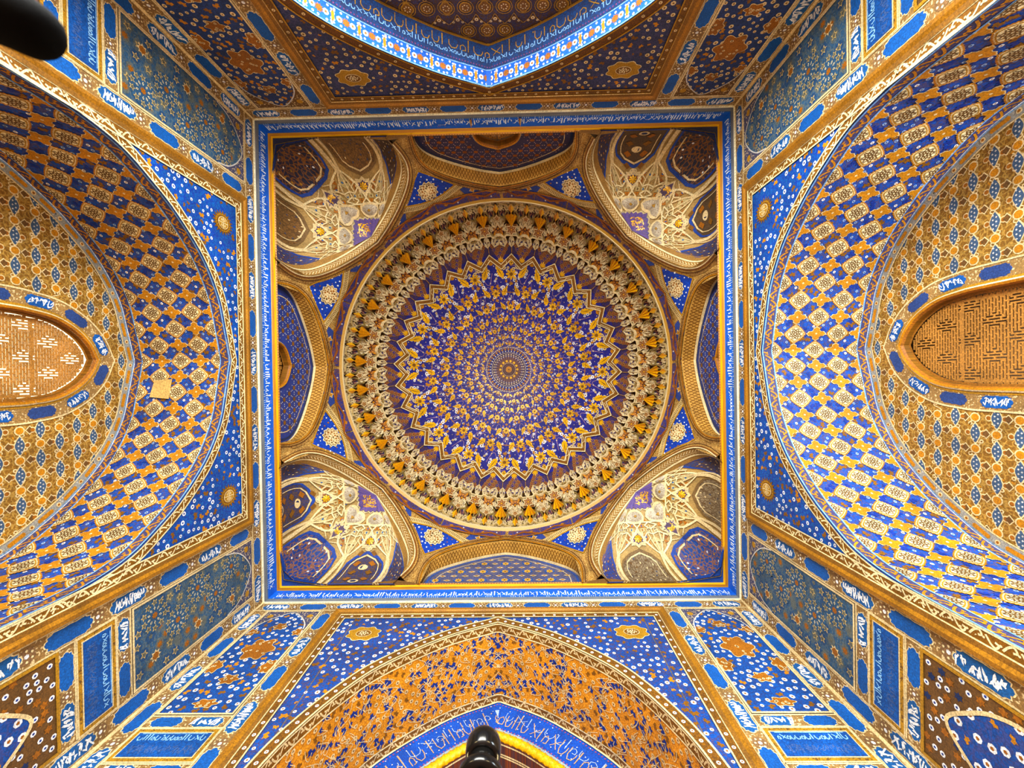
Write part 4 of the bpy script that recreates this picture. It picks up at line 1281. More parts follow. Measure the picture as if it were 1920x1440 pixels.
# ------------------------------------------------------------------ squinch vaults in the four corners
def squinch(sx, sy, label, panelcols, pat):
    """a shell over the corner of the square; q runs over five bays from one pier to the other, t climbs from the cornice to the tip"""
    ax = math.atan2(sy, sx)
    half = full[len(full) // 2:]
    E = drum_xyz(*side_pts(ax, half).T, np.zeros(len(half)))        # apex .. foot
    dv = np.array((math.cos(ax), math.sin(ax)))
    E = E[::-1]                                                     # foot .. apex
    apex = E[-1, :2] + dv * .16
    lat = np.abs((E[:, 0] - E[-1, 0]) * -dv[1] + (E[:, 1] - E[-1, 1]) * dv[0]); lat = lat / lat[0]
    zz = E[:, 2]
    al = np.concatenate(([0], np.cumsum(np.hypot(np.diff(lat * 2), np.diff(zz))))); al /= al[-1]
    tb = [0, 1, 2, 2.5, 3, 4, 5]
    lim = 4.94
    foot = 2.32
    B = np.array([(foot, lim), (2.72, lim), (3.95, lim), (4.8, 4.8), (lim, 3.95), (lim, 2.72), (lim, foot)])
    B = np.stack((B[:, 0] * sx, B[:, 1] * sy), 1)
    def mp(q, t, h):
        bx = np.interp(q, tb, B[:, 0]); by = np.interp(q, tb, B[:, 1])
        gq = np.interp(t, al, lat); z = np.interp(t, al, zz)
        # inside each bay the vault is scooped a little
        x = apex[0] + (bx - apex[0]) * gq; y = apex[1] + (by - apex[1]) * gq
        s = np.clip(t, 0, 1)
        hx, hz = h * (1 - .8 * s), h * (.1 + .9 * s)
        dx, dy = apex[0] - bx, apex[1] - by; l = np.hypot(dx, dy) + 1e-6
        return np.stack((x + dx / l * hx, y + dy / l * hx, z - hz), 1)
    root = empty('squinch_vault', (apex[0], apex[1], zz[-1])); tag(root, label, 'squinch', 'corner squinch vaults')
    inv = Matrix.Translation((-apex[0], -apex[1], -zz[-1]))
    def sp(name, fn, parent=None, fs=1.3):
        S = Sheet(lambda u, v, h: mp(u, v, h) - np.array((apex[0], apex[1], zz[-1]))); S.fs = fs; fn(S)
        return S.build(name, parent or root)
    sp('shell', lambda S: S.grid(0, 5, 0, 1, 50, 24, c(172, 140, 86), 0, P_))
    heads = {}
    for b in range(5):
        e = .1 if b in (1, 3) else .12
        q0, q1 = b + e, b + 1 - e
        top = .41 if b in (1, 3) else .47 if b == 2 else .5
        if b == 0: o = [(q0 - .1, 0), (q1, 0), (q1, .26), (.55, .4), (.2, .49), (.02, .53)]
        elif b == 4: o = [(q0, 0), (q1 + .1, 0), (4.98, .53), (4.8, .49), (4.45, .4), (q0, .26)]
        else:
            m = (q0 + q1) / 2
            o = [(q0, 0), (m, 0), (q1, 0), (q1, top * .55), (q1 - .02, top * .74), (q1 - .14, top * .88), (m, top), (q0 + .14, top * .88), (q0 + .02, top * .74), (q0, top * .55)]
        def dens(o, n=4):
            r = []
            for i in range(len(o)):
                a, bq = o[i], o[(i + 1) % len(o)]
                r += [(a[0] + (bq[0] - a[0]) * k / n, a[1] + (bq[1] - a[1]) * k / n) for k in range(n)]
            return np.array(r)
        O = dens(o); cen = np.array((O[:, 0].mean(), O[:, 1].mean()))
        colr = panelcols[b]
        def pan(S):
            # fill by horizontal slices so the panel follows the vault
            ts = np.linspace(0, O[:, 1].max() - 1e-4, 12)
            def span(t):
                xs = []
                for i in range(len(O)):
                    a, d = O[i], O[(i + 1) % len(O)]
                    if (a[1] <= t) != (d[1] <= t): xs.append(a[0] + (t - a[1]) / (d[1] - a[1]) * (d[0] - a[0]))
                return (min(xs), max(xs)) if len(xs) >= 2 else (cen[0], cen[0])
            ts[0] = 1e-4
            for t0, t1 in zip(ts[:-1], ts[1:]):
                (a0, b0), (a1, b1) = span(t0), span(t1)
                for k in range(3):
                    f = lambda a, b_, k_: a + (b_ - a) * k_ / 3
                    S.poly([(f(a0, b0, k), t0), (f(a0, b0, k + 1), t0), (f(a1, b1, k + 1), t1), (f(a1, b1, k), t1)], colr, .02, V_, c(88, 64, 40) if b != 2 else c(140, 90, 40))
            S.stroke(O, .03, c(44, 70, 150) if b in (0, 2, 4) or pat else c(120, 92, 56), .03, closed=True)
            In = cen + (O - cen) * np.array((.78, .86))
            if b in (1, 2, 3): S.stroke([p for p in In if p[1] > .04], .016, PALE, .034)
            pts = scatter(In, .075, 420, b)
            for (u, v) in pts:
                if b == 2:
                    S.poly(circ(5, .016, u, v, ry=.011), WHITE if rng.random() < .6 else GOLDB, .03)
                elif b in (0, 4): S.poly(circ(5, .022, u, v, ry=.013), rng.choice((ORANGE, PALE, BLUE)), .036)
                elif pat: pass
                else: S.poly(circ(5, .014, u, v, ry=.012), rng.choice((UMBER, c(60, 70, 100), PALE)), .03)
            if pat and b in (1, 3):
                m = cen[0]
                for j, v in enumerate((.06, .16, .26, .36, .45)):
                    if j % 2 == 0: S.poly(circ(10, .1, m, v, ry=.03), PALE, .034); S.poly(circ(8, .06, m, v, ry=.018), NAVY, .038)
                    for sgn in (-1, 1):
                        S.poly(dens([(m + sgn * .08, v + .05), (m + sgn * .16, v + .07), (m + sgn * .24, v + .03), (m + sgn * .16, v + .01)], 2), BROWN if sgn * j % 2 else RUST, .034)
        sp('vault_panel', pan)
    # ribs rising between the bays, then spreading into a net
    def rib(pts, w=.035, col=CREAM, hh=.05):
        p = []
        for a, b_ in zip(pts[:-1], pts[1:]):
            p += [(a[0] + (b_[0] - a[0]) * k / 4, a[1] + (b_[1] - a[1]) * k / 4) for k in range(4)]
        p.append(pts[-1])
        def f(S):
            # width in q grows with height because the bays narrow
            for a, b_ in zip(p[:-1], p[1:]):
                d = np.array((b_[0] - a[0], (b_[1] - a[1]) * 2.4)); l = np.hypot(*d); d /= l
                n = np.array((-d[1], d[0] / 2.4)) * w / 2
                ga, gb = 1 / max(.3, 1 - .9 * max(0, a[1] - .3)), 1 / max(.3, 1 - .9 * max(0, b_[1] - .3))
                A, Bq = np.array(a), np.array(b_)
                q = [A + n * (ga, 1), Bq + n * (gb, 1), Bq - n * (gb, 1), A - n * (ga, 1)]
                S.poly(q, col, hh, P_)
                for e in (0, 3):
                    f_ = (q[0], q[1]) if e == 0 else (q[3], q[2])
                    S.poly([(*f_[0], 0), (*f_[1], 0), (*f_[1], -.04), (*f_[0], -.04)], col, hh)
        sp('rib', f)
    for q in (1, 2, 3, 4):
        for off, ww in ((-.05, .03), (.05, 0.032)):
            rib([(q + off, 0), (q + off, .2), (q + off * .4, .37)], ww + .02, PALE)
        rib([(q, 0.36), (q - .28, 0.478), (q - .5, 0.621)], .03); rib([(q, 0.36), (q + .28, 0.478), (q + .5, 0.621)], .03)
        rib([(q, 0.36), (q - .1, 0.478), (q - .16, 0.579)], .024, PALE); rib([(q, 0.36), (q + .1, 0.478), (q + .16, 0.579)], .024, PALE)
        rib([(q, 0.36), (q, 0.512), (q, 0.646)], .024, PALE)
        rib([(q - .3, 0.528), (q - .16, 0.579), (q, 0.562), (q + .16, 0.579), (q + .3, 0.528)], .026)
        rib([(q - .2, 0.646), (q, 0.613), (q + .2, 0.646), (q, 0.68), (q - .2, 0.646)], .026)
        rib([(q - .44, 0.478), (q - .28, 0.478), (q - .16, 0.444)], .022, PALE); rib([(q + .44, 0.478), (q + .28, 0.478), (q + .16, 0.444)], .022, PALE)
        rib([(q - .5, 0.621), (q - .3, 0.68), (q, 0.68), (q + .3, 0.68), (q + .5, 0.621)], .03)
    for m_ in (0, 1):
        f_ = lambda pts: [(5 - a, b) if m_ else (a, b) for a, b in pts]
        rib(f_([(.04, .5), (.3, .55), (.52, .6), (.3, .65), (.04, .68)]), .03)
        rib(f_([(.3, .55), (.18, .6), (.3, .65)]), .026, PALE); rib(f_([(.04, .5), (.1, .6), (.04, .68)]), .026, PALE)
        rib(f_([(.52, .47), (.3, .55), (.1, .6)]), .024, PALE); rib(f_([(.52, .6), (.6, .66), (.5, .69)]), .024, PALE)
    for q in (1.5, 2.5, 3.5):
        t_ = .43 if q != 2.5 else .5
        for e_ in (-1, 1):
            rib([(q + e_ * .38, t_ - .02), (q + e_ * .26, t_ + .05), (q + e_ * .4, t_ + .1)], .024, PALE)
            rib([(q + e_ * .26, t_ + .05), (q + e_ * .05, t_ + .035)], .024, PALE)
    # coloured facets of the net
    def facets(S):
        for q in (1, 2, 3, 4):
            for sgn in (-1, 1):
                for (P3, col) in (([(0, 0.394), (.12, 0.495), (0, 0.545)], c(190, 172, 120)), ([(.2, 0.495), (.34, 0.537), (.2, 0.571)], c(150, 86, 34)), ([(.05, 0.579), (.18, 0.596), (.1, 0.638)], c(206, 190, 140)),
                                  ([(.22, 0.629), (.42, 0.629), (.3, 0.672)], c(190, 116, 30)), ([(.02, 0.688), (.2, 0.688), (.1, 0.722)], GOLDB), ([(.24, 0.587), (.4, 0.579), (.36, 0.621), (.22, 0.621)], c(190, 172, 120)),
                                  ([(.15, 0.427), (.27, 0.461), (.17, 0.495)], c(170, 104, 40))):
                    S.poly([(q + sgn * a, b) for a, b in P3], col, .028)
                    m = np.mean(np.array([(q + sgn * a, b) for a, b in P3]), 0)
                    S.poly(circ(5, .03, m[0], m[1], ry=.012), rng.choice((RUST, STEEL, UMBER)), .034)
    sp('net_facets', facets)['kind'] = 'stuff'
    lp = [(3.95, 4.96), (4.96, 4.96), (4.96, 3.95), (4.8, 4.8)]
    S = Sheet(lambda x, y, h: np.stack((x * sx, y * sy, np.full_like(x, ZF - .01 + ZC)), 1) - np.array((apex[0], apex[1], zz[-1])))
    LA, LB = Sheet(S.map), Sheet(S.map)
    S.poly([(3.7, 4.98), (4.98, 4.98), (4.98, 3.7), (4.72, 4.72)], panelcols[2]); [S2.poly([q_ if k_ == 0 else q_[::-1] for q_ in ((1.9, 4.99), (2.9, 4.99), (2.9, 4.9), (2.3, 4.84), (1.9, 4.9))], c(130, 92, 46)) for k_, S2 in ((0, LA), (1, LB))]; S.build('corner_ledge', root); LA.build('pier_ledge', root); LB.build('pier_ledge', root)
    # three dark star rosettes with gilded bosses
    for q, t in ((1.5, .515), (2.5, .585), (3.5, .515)):
        st = starp(8, .24, .17, 0); st = np.stack((q + st[:, 0], t + st[:, 1] * .3), 1)
        def star(S):
            S.poly(st, c(74, 52, 84), .032); S.stroke(st, .03, PALE, .04, closed=True)
            for j in range(14): S.poly(circ(4, .018, q + .15 * math.cos(j * .45), t + .045 * math.sin(j * .45), ry=.006), MAUVE, .038)
        sr = sp('star_rosette', star)
        def boss(S):
            for j in range(8):
                a = j * PI / 4
                for (r0, h0) in ((.1, .05),):
                    P3 = [(q, t, .1), (q + .1 * math.cos(a - .3), t + .033 * math.sin(a - .3), .06), (q + .12 * math.cos(a), t + .04 * math.sin(a), .045), (q + .1 * math.cos(a + .3), t + .033 * math.sin(a + .3), .06)]
                    S.poly(P3, GOLD, 0, G_)
        sp('gilded_boss', boss, sr)
    # ring of shell lobes and the half-dome at the tip
    for q in (.35, 1.4, 2.5, 3.6, 4.65):
        def lobe(S):
            n = 12
            for i in range(n):
                a0, a1 = i * 2 * PI / n, (i + 1) * 2 * PI / n
                for (k0, k1) in ((0, .5), (.5, 1)):
                    f = lambda a, k: (q + .47 * k * math.cos(a), .735 + .06 * k * math.sin(a), .09 * (1 - k * k) + .035)
                    S.poly([f(a0, k0), f(a1, k0), f(a1, k1), f(a0, k1)], c(204, 192, 168), 0, F_, c(130, 104, 84))
            o = [(q + .47 * math.cos(a), .735 + .06 * math.sin(a)) for a in np.linspace(0, 2 * PI, 17)[:-1]]
            S.stroke(o, .035, PALE, .05, closed=True)
            S.poly(starp(5, .12, .05, 0, q, .865) * np.array((1, 1)) if False else [(q - .1, .735), (q, .75), (q + .1, .735), (q, .72)], GOLDB, .14)
        sp('shell_lobe', lobe)
    def tip(S):
        qs = np.linspace(0, 5, 61)
        edge = [.8 + (.014 if i % 4 == 0 else -.004 if i % 4 == 2 else .004) for i in range(61)]
        for lo, hi, col in ((0, .03, c(206, 186, 140)), (.016, .2, c(66, 62, 140))):
            for i in range(60):
                S.poly([(qs[i], edge[i] + lo, .03 + lo * 2), (qs[i + 1], edge[i + 1] + lo, .03 + lo * 2), (qs[i + 1], min(1, edge[i + 1] + hi), .03 + lo * 2), (qs[i], min(1, edge[i] + hi), .03 + lo * 2)], col, 0, P_ if lo == 0 else F_, c(130, 90, 120))
        for j in range(90):
            q = rng.uniform(1.4, 3.6); t = rng.uniform(.86, .95)
            S.poly(circ(4, .12, q, t, ry=.006), GOLD if rng.random() < .7 else ORANGE, .075, G_)
    sp('tip_half_dome', tip)
    return root
BRN = c(128, 92, 52); BL_ = c(52, 54, 96)
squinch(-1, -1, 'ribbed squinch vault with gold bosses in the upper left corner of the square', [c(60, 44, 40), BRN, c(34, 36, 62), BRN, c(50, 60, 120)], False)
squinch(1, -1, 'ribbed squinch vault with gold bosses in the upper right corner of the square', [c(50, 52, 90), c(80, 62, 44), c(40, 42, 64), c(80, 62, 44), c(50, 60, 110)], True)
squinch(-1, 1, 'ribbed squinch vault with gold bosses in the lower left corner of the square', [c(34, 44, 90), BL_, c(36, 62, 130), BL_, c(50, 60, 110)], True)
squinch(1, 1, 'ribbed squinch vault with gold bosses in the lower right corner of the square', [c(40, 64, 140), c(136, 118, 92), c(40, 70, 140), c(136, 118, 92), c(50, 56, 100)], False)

# ------------------------------------------------------------------ the dome
HD = 4.75
_ph = np.linspace(0, PI / 2, 400)
_p = F0 * RR * np.cos(_ph) / (ZT + HD * np.sin(_ph))
def dome_local(X, Y, h):
    th = np.arctan2(Y, X); p = np.hypot(X, Y)
    ph = np.interp(p, _p[::-1], _ph[::-1])
    return np.stack(((RR - h) * np.cos(ph) * np.cos(th), (RR - h) * np.cos(ph) * np.sin(th), (HD - h) * np.sin(ph)), 1)
def dpart(name, fn, parent=ceil_, fs=.0145):
    S = Sheet(dome_local); S.fs = fs; fn(S)
    return S.build(name, parent)
def pol(p, deg): return (p * math.cos(math.radians(deg)), p * math.sin(math.radians(deg)))
TH0 = -90 + 3.0 + 0.0                      # direction of one star axis
def shell(S):
    rr = list(np.linspace(0, 212, 43))
    for a in range(96):
        t0, t1 = a * 3.75, (a + 1) * 3.75
        for r0, r1 in zip(rr[:-1], rr[1:]):
            q = [pol(max(r0, .01), t0), pol(max(r0, .01), t1), pol(r1, t1), pol(r1, t0)]
            S.poly(q, c(18, 32, 140), -.006, F_, c(70, 58, 110))
dome = dpart('dome_shell', shell)
def ringback(S):
    for a in range(128):
        t0, t1 = a * 2.8125, (a + 1) * 2.8125
        for r0, r1, col in [(a_, a_ + 8, c(44, 44, 110)) for a_ in (204, 212, 220, 228)] + [(a_, a_ + 8, c(118, 78, 36)) for a_ in range(236, 316, 8)]:
            S.poly([pol(r0, t0), pol(r0, t1), pol(r1, t1), pol(r1, t0)], col, -.21 if r0 > 230 else -.02, F_, c(90, 58, 30))
    # steps between the levels
        S.poly([(*pol(236, t0), -.02), (*pol(236, t1), -.02), (*pol(236, t1), -.21), (*pol(236, t0), -.21)], UMBER)
# painted sky of the dome: sixteenfold rings of flowers and leaves
def sector(S, k):
    a0 = TH0 + k * 22.5
    r = random.Random(5)
    ring_r = [177, 143, 116, 93, 75, 60, 48]
    for i, p in enumerate(ring_r):
        o = a0 + (11.25 if i % 2 else 0)
        sc_ = p / 177.0
        x, y = pol(p, o); S.stamp(SUNFLOWER, x, y, 10.5 * sc_, math.radians(o), .012)
        for sg in (-1, 1):
            x, y = pol(p * 1.03, o + sg * 7.0); S.stamp(LEAF, x, y, 13 * sc_, math.radians(o + sg * 36), .014, 1, 16 * sc_)
            x, y = pol(p * .87, o + sg * 9.2); S.stamp(OBLOB, x, y, 5.5 * sc_, math.radians(o + sg * 30), .01, sg)
            x, y = pol(p * .93, o + sg * 3.2); S.stamp(OBLOB, x, y, 3.6 * sc_, math.radians(o), .01, sg)
            for j in range(5):
                x, y = pol(p * r.uniform(.86, 1.08), o + sg * r.uniform(1.2, 10.5)); S.stamp(WFLOWER, x, y, r.uniform(2.0, 3.6) * sc_, 0, .009)
            for j in range(9):
                x, y = pol(p * r.uniform(.84, 1.1), o + sg * r.uniform(.3, 11)); S.poly(circ(4, r.uniform(.9, 1.8) * sc_, x, y), r.choice((MAUVE, ORANGE, PALE, MAUVE, CREAM)), .008)
            pts = [pol(p * (1 + .1 * math.sin(j * 1.1 + sg)), o + sg * (j * 2.2)) for j in range(6)]
            S.stroke(catmull(pts, 2), .8 * sc_, c(170, 130, 140), .007)
            pts = [pol(p * (.9 + .07 * math.cos(j * 1.4)), o + sg * (1 + j * 2.2)) for j in range(5)]
            S.stroke(catmull(pts, 2), .7 * sc_, c(130, 110, 190), .007)
        x, y = pol(p * 1.1, o + 11.25); S.stamp(palm_small, x, y, 9 * sc_, math.radians(o + 11.25), .01)
        S.stroke([pol(p * .84, o - 11.25), pol(p * .81, o), pol(p * .84, o + 11.25)], 1.2 * sc_, ORANGE, .008)
    for j in range(3):
        x, y = pol(198, a0 + (j - 1) * 5.6); S.stamp(palm_small if j != 1 else SUNFLOWER, x, y, 8 if j != 1 else 5, math.radians(a0 + (j - 1) * 5.6), .01)
    for j in range(26):
        x, y = pol(r.uniform(158, 200), a0 + r.uniform(-11.2, 11.2)); S.stamp(WFLOWER2 if j % 2 else PFLOWER, x, y, r.uniform(2, 3.6), 0, .009)
palm_small = palmette(ORANGE, 5)
for k in range(16):
    dpart('flower_sector', lambda S: sector(S, k), dome)['kind'] = 'stuff'
def centre(S):
    for rr_, col, h in ((42, c(50, 44, 110), .004), (30, c(80, 56, 80), .006), (20, c(116, 74, 56), .008), (11, c(60, 40, 60), .01), (6, ORANGE, .014), (1.2, DBROWN, .016)):
        S.fill(circ(48, rr_), 5, col, h)
    for rr_, n, rad_, col in ((38, 40, 1.9, ORANGE), (34.5, 40, 1.1, WHITE), (28, 36, 1.3, PALE), (25, 32, 1.3, MAUVE), (22, 32, .9, ORANGE), (16, 14, 2.3, GOLD), (12.5, 24, .8, PALE), (8.5, 20, .9, RUST), (41, 60, .9, MAUVE)):
        for j in range(n):
            x, y = pol(rr_, j * 360 / n); S.poly(circ(5, rad_, x, y), col, .018)
    for rr_ in (31.5, 42): S.stroke(circ(60, rr_), .8, PALE, .016, closed=True)
dpart('centre_roundel', centre, dome)
# zigzag star border
zz_ = []
for k in range(32):
    zz_ += [pol(215, TH0 + k * 11.25), pol(196, TH0 + (k + .5) * 11.25)]
zz_ = np.array(zz_)
def zig(S):
    k1 = zz_ * .945
    for i in range(64):
        j = (i + 1) % 64
        S.poly([zz_[i], zz_[j], k1[j], k1[i]], c(140, 92, 38), .03, G_)
        S.poly([(*zz_[i], 0), (*zz_[j], 0), (*zz_[j], -.05), (*zz_[i], -.05)], BROWN, .03)
        a, b = (zz_[i] + k1[i]) / 2, (zz_[j] + k1[j]) / 2
        S.stroke([a + (b - a) * .1, a + (b - a) * .4 + (2, 1), a + (b - a) * .6 - (2, 1), a + (b - a) * .9], 1.2, PALE, .036)
    for m, w_ in ((1.0, 1.5), (.955, 1.6)): S.stroke(zz_ * m, w_, CREAM, .04, closed=True)
dpart('zigzag_border', zig, dome)
# --- muqarnas ring: every cell is an object of its own
muq = empty('muqarnas_ring', (DCX, DCY, ZT + ZC)); tag(muq, 'ring of gilded honeycomb vaulting cells around the blue dome centre', 'muqarnas')
dpart('ring_backing', ringback, muq)
def cell_mesh(name, fn):
    S = Sheet(dome_local); S.fs = .0145; fn(S)
    o = S.build(name); me = o.data; bpy.data.objects.remove(o); return me
def place(name, me, n, off):
    for k in range(n):
        o = link(name, me, muq); o.rotation_euler = (0, 0, math.radians(off + k * 360.0 / n))
def bowl(S, pr, cx, ra, rb, depth, n, col, mat=P_, col2=None, rim=.0, power=2, edge=PALE, ew=1.8, px=None):
    """hollow cell: centre at (pr, cx), half sizes radial ra and sideways rb"""
    f = lambda a, k: (pr + ra * k * math.cos(a), cx + rb * k * math.sin(a), rim - depth * (1 - k ** power))
    for i in range(n):
        a0, a1 = i * 2 * PI / n, (i + 1) * 2 * PI / n
        for k0, k1 in ((0.0, .5), (.5, .82), (.82, 1.0)):
            q = [f(a0, k0), f(a1, k0), f(a1, k1), f(a0, k1)]
            S.poly(q if k0 else [q[0], q[2], q[3]], col, 0, mat, col2)
    if edge:
        o = np.array([f(i * 2 * PI / n, 1.0)[:2] for i in range(n)])
        S.stroke(o, ew, edge, rim + .012, closed=True, skirt=.05)
def petal_cell(S, pr, cx, L_, w, ang=0.0, rim=0.0, depth=.1, col=GREYW, edge=PALE):
    """small pointed shell: two hollow cheeks meeting in a ridge"""
    ca, sa = math.cos(ang), math.sin(ang)
    def g(x, y, h): return (pr + x * ca - y * sa, cx + x * sa + y * ca, h)
    for sg in (-1, 1):
        P0, P1, P2, P3 = (-L_, 0, rim), (-L_ * .35, sg * w, rim), (L_ * .55, sg * w * .95, rim - depth * .6), (L_, 0, rim - depth)
        M_ = (-.1 * L_, 0, rim + depth * .25)
        C_ = (.1 * L_, sg * w * .5, rim - depth * .75)
        for a, b in ((P0, P1), (P1, P2), (P2, P3), (P3, M_), (M_, P0)):
            S.poly([g(*C_), g(*a), g(*b)], col)
        for j in range(3):
            x, y = rng.uniform(-.3, .5) * L_, sg * w * rng.uniform(.25, .7)
            q = [g(x + .14 * L_ * math.cos(t), y + .09 * L_ * math.sin(t), rim - depth * .55 + .035) for t in (0, 1.6, 3.1, 4.7)]
            S.poly(q, rng.choice((UMBER, NAVY, RUST)))
    o = [g(*p)[:2] for p in ((-L_, 0, 0), (-L_ * .35, w, 0), (L_ * .55, w * .95, 0), (L_, 0, 0), (L_ * .55, -w * .95, 0), (-L_ * .35, -w, 0))]
    S.stroke(o[-1:] + o[:3], 1.5, edge, rim + .02)
def rosette(col, cen, npet, dark):
    def f(S, pr, r_):
        bowl(S, pr, 0, r_, r_, .12, 16, dark, P_, None, -.03, 3, OLIVE, 1.9)
        for k in range(npet):
            a = k * 2 * PI / npet
            P3 = []
            for x, y in ((.22, 0), (.5, .2), (.78, .17), (.92, 0), (.78, -.17), (.5, -.2)):
                P3.append((pr + r_ * (x * math.cos(a) - y * math.sin(a)), r_ * (x * math.sin(a) + y * math.cos(a)), -.145 + .12 * x ** 3 + .02))
            S.poly(P3, col)
            S.poly([((p[0] - pr) * .98 + pr, p[1], p[2] + .006) if i in (0, 3) else ((p[0] - pr) * .98 + pr, p[1] * .98, p[2] + .006) for i, p in enumerate(P3)][1:5:1], cen if k % 2 else col)
        S.poly([(x, y, -.12) for x, y in circ(8, r_ * .17, pr, 0)], cen)
    return f
def shellfan(S, pr, cx, L_, w, n, rim, depth, col=GOLD):
    """gilded fan: folded facets opening outwards"""
    for i in range(n):
        a0, a1 = -1 + 2 * i / n, -1 + 2 * (i + 1) / n; am = (a0 + a1) / 2
        e = lambda a: (pr + L_ * (.55 + .45 * math.cos(a * 1.2)), cx + w * a, rim - depth)
        mid_ = (pr + L_ * (.6 + .45 * math.cos(am * 1.2)), cx + w * am, rim - depth * .35)
        tip_ = (pr - L_, cx, rim)
        S.poly([tip_, e(a0), mid_], col, 0, G_); S.poly([tip_, mid_, e(a1)], c(206, 132, 30), 0, G_)
A_ = TH0 + 5.625        # rosette axes
B_ = TH0                # star axes
me1 = cell_mesh('rosette_cell', lambda S: rosette(c(190, 126, 66), ORANGE, 8, c(66, 40, 52))(S, 254, 13.4))
place('rosette_cell', me1, 32, A_)
me = cell_mesh('star_tile', lambda S: (S.poly(starp(6, 11, 6.6, 0, 258, 0), c(150, 98, 56), .02, skirt=.1), S.stroke(starp(6, 11, 6.6, 0, 258, 0), 1.5, PALE, .026, closed=True),
                                       [S.poly(circ(4, .8, 258 + 4.5 * math.cos(j), 4.5 * math.sin(j)), PALE, .024) for j in range(6)], S.poly(circ(6, 1.3, 258, 0), GOLD, .026, G_)))
place('star_tile', me, 32, B_)
me = cell_mesh('gilded_shell', lambda S: shellfan(S, 274, 0, 10, 13.5, 4, .05, .09))
place('gilded_shell', me, 32, B_)
me = cell_mesh('small_rosette_cell', lambda S: rosette(c(150, 96, 80), PALE, 6, c(58, 44, 74))(S, 285.5, 9.2))
for d in (-2.9, 2.9): place('small_rosette_cell', me, 32, B_ + d)
me = cell_mesh('small_star_tile', lambda S: (S.poly(starp(5, 6.5, 3.6, 0, 277, 0), c(166, 118, 70), .0, skirt=.08), S.stroke(starp(5, 6.5, 3.6, 0, 277, 0), 1.2, PALE, .006, closed=True)))
place('small_star_tile', me, 32, A_)
def petal(pr, cx, L_, w, ang, dep=.11, col=GREYW, rim=.0):
    return cell_mesh('petal_cell', lambda S: petal_cell(S, pr, cx, L_, w, ang, rim, dep, col))
for (pr, cx, L_, w, ang, colr) in ((269.5, -6.2, 7.6, 5.8, -.3, c(222, 200, 158)), (269.5, 6.2, 7.6, 5.8, .3, c(222, 200, 158)), (260, 14.2, 5.8, 4.2, 1.2, c(222, 200, 158)), (260, -14.2, 5.8, 4.2, -1.2, c(222, 200, 158))):
    place('petal_cell', petal(pr, cx, L_, w, ang, .11, colr, .01), 32, A_)
for (cx, ang) in ((-7.2, .25), (7.2, -.25)):
    place('inner_petal_cell', petal(237.5, cx, 9.4, 7.2, ang, .12, c(222, 200, 158), .02), 32, A_)
place('inner_petal_cell', petal(236, 0, 8, 5.0, 0, .1, c(222, 202, 162), .02), 32, B_)
# outer rows
for d, ang in ((-1.35, -.3), (1.35, .3)):
    place('outer_petal_cell', petal(298, 0, 6.8, 5.0, ang, .1, c(222, 200, 158), -.01), 64, B_ + 2.8125 + d)
me = cell_mesh('gilded_facet', lambda S: (S.poly([(303, 0, -.0), (295, 5.4, .02), (288.5, 0, .06)], GOLD, 0, G_), S.poly([(303, 0, -.0), (288.5, 0, .06), (295, -5.4, .02)], c(206, 132, 30), 0, G_)))
place('gilded_facet', me, 64, B_)
me = cell_mesh('drop_cell', lambda S: petal_cell(S, 307, 0, 6.2, 4.8, PI, 0, .09, c(206, 190, 168), PALE))
place('drop_cell', me, 32, B_)
def rimpanel(S, sg):
    o = np.array([(303.5, sg * 8), (304.5, sg * 22), (309, sg * 22), (309.5, sg * 8)])
    S.poly(o, c(150, 106, 52), .0, D_, UMBER); S.stroke(o, 1.2, PALE, .008, closed=True)
for sg in (-1, 1):
    me = cell_mesh('rim_panel', lambda S: rimpanel(S, sg)); place('rim_panel', me, 32, A_)
for pts, w_, col, h_, sk in (([(301.5, -29.5), (296, -24), (300.5, -19), (302, -9), (297, 0), (302, 9), (300.5, 19), (296, 24), (301.5, 29.5)], 1.7, c(206, 176, 116), .015, .05),
                             ([(292, -27.5), (288, -18), (279, -14), (271, -14.5), (268, -11)], 1.8, OLIVE, .016, .06), ([(292, 27.5), (288, 18), (279, 14), (271, 14.5), (268, 11)], 1.8, OLIVE, .016, .06),
                             ([(246, -24), (247, -15), (243, -10), (247, -3), (247, 3), (243, 10), (247, 15), (246, 24)], 1.8, PALE, .02, .08), ([(293, -13), (295, -6), (291, 0), (295, 6), (293, 13)], 1.6, PALE, .012, .06)):
    me = cell_mesh('cell_rib', lambda S: S.stroke(pts, w_, col, h_, skirt=sk)); place('cell_rib', me, 32, A_)
for sg in (-1, 1):
    me = cell_mesh('small_facet', lambda S: S.poly([(281, sg * 16), (276, sg * 20), (270, sg * 17), (275, sg * 13)], c(150, 92, 40), -.04)); place('small_facet', me, 32, A_)
def fan(S):
    for row, (p, n, L_) in enumerate(((229, 5, 5), (222, 4, 5), (215.5, 3, 4.5), (210, 2, 4))):
        for i in range(n):
            y = (i - (n - 1) / 2) * 7.4
            q = catmull([(p - L_, y), (p, y + 3.4), (p + L_, y), (p, y - 3.4), (p - L_, y)], 3)
            S.poly(q, c(168, 118, 62), .004); S.poly(x_in(q, p, y, .74), c(40, 44, 120) if (i + row) % 2 else c(120, 66, 50), .01); S.poly(circ(4, 1, p, y), ORANGE, .014)
    S.stamp(GPALM, 200, 0, 10, 0, .012)
    S.stroke([(231, -21.8), (212, -20.4)], .9, GOLDB, .02)
me = cell_mesh('palmette_panel', fan); place('palmette_panel', me, 32, A_)
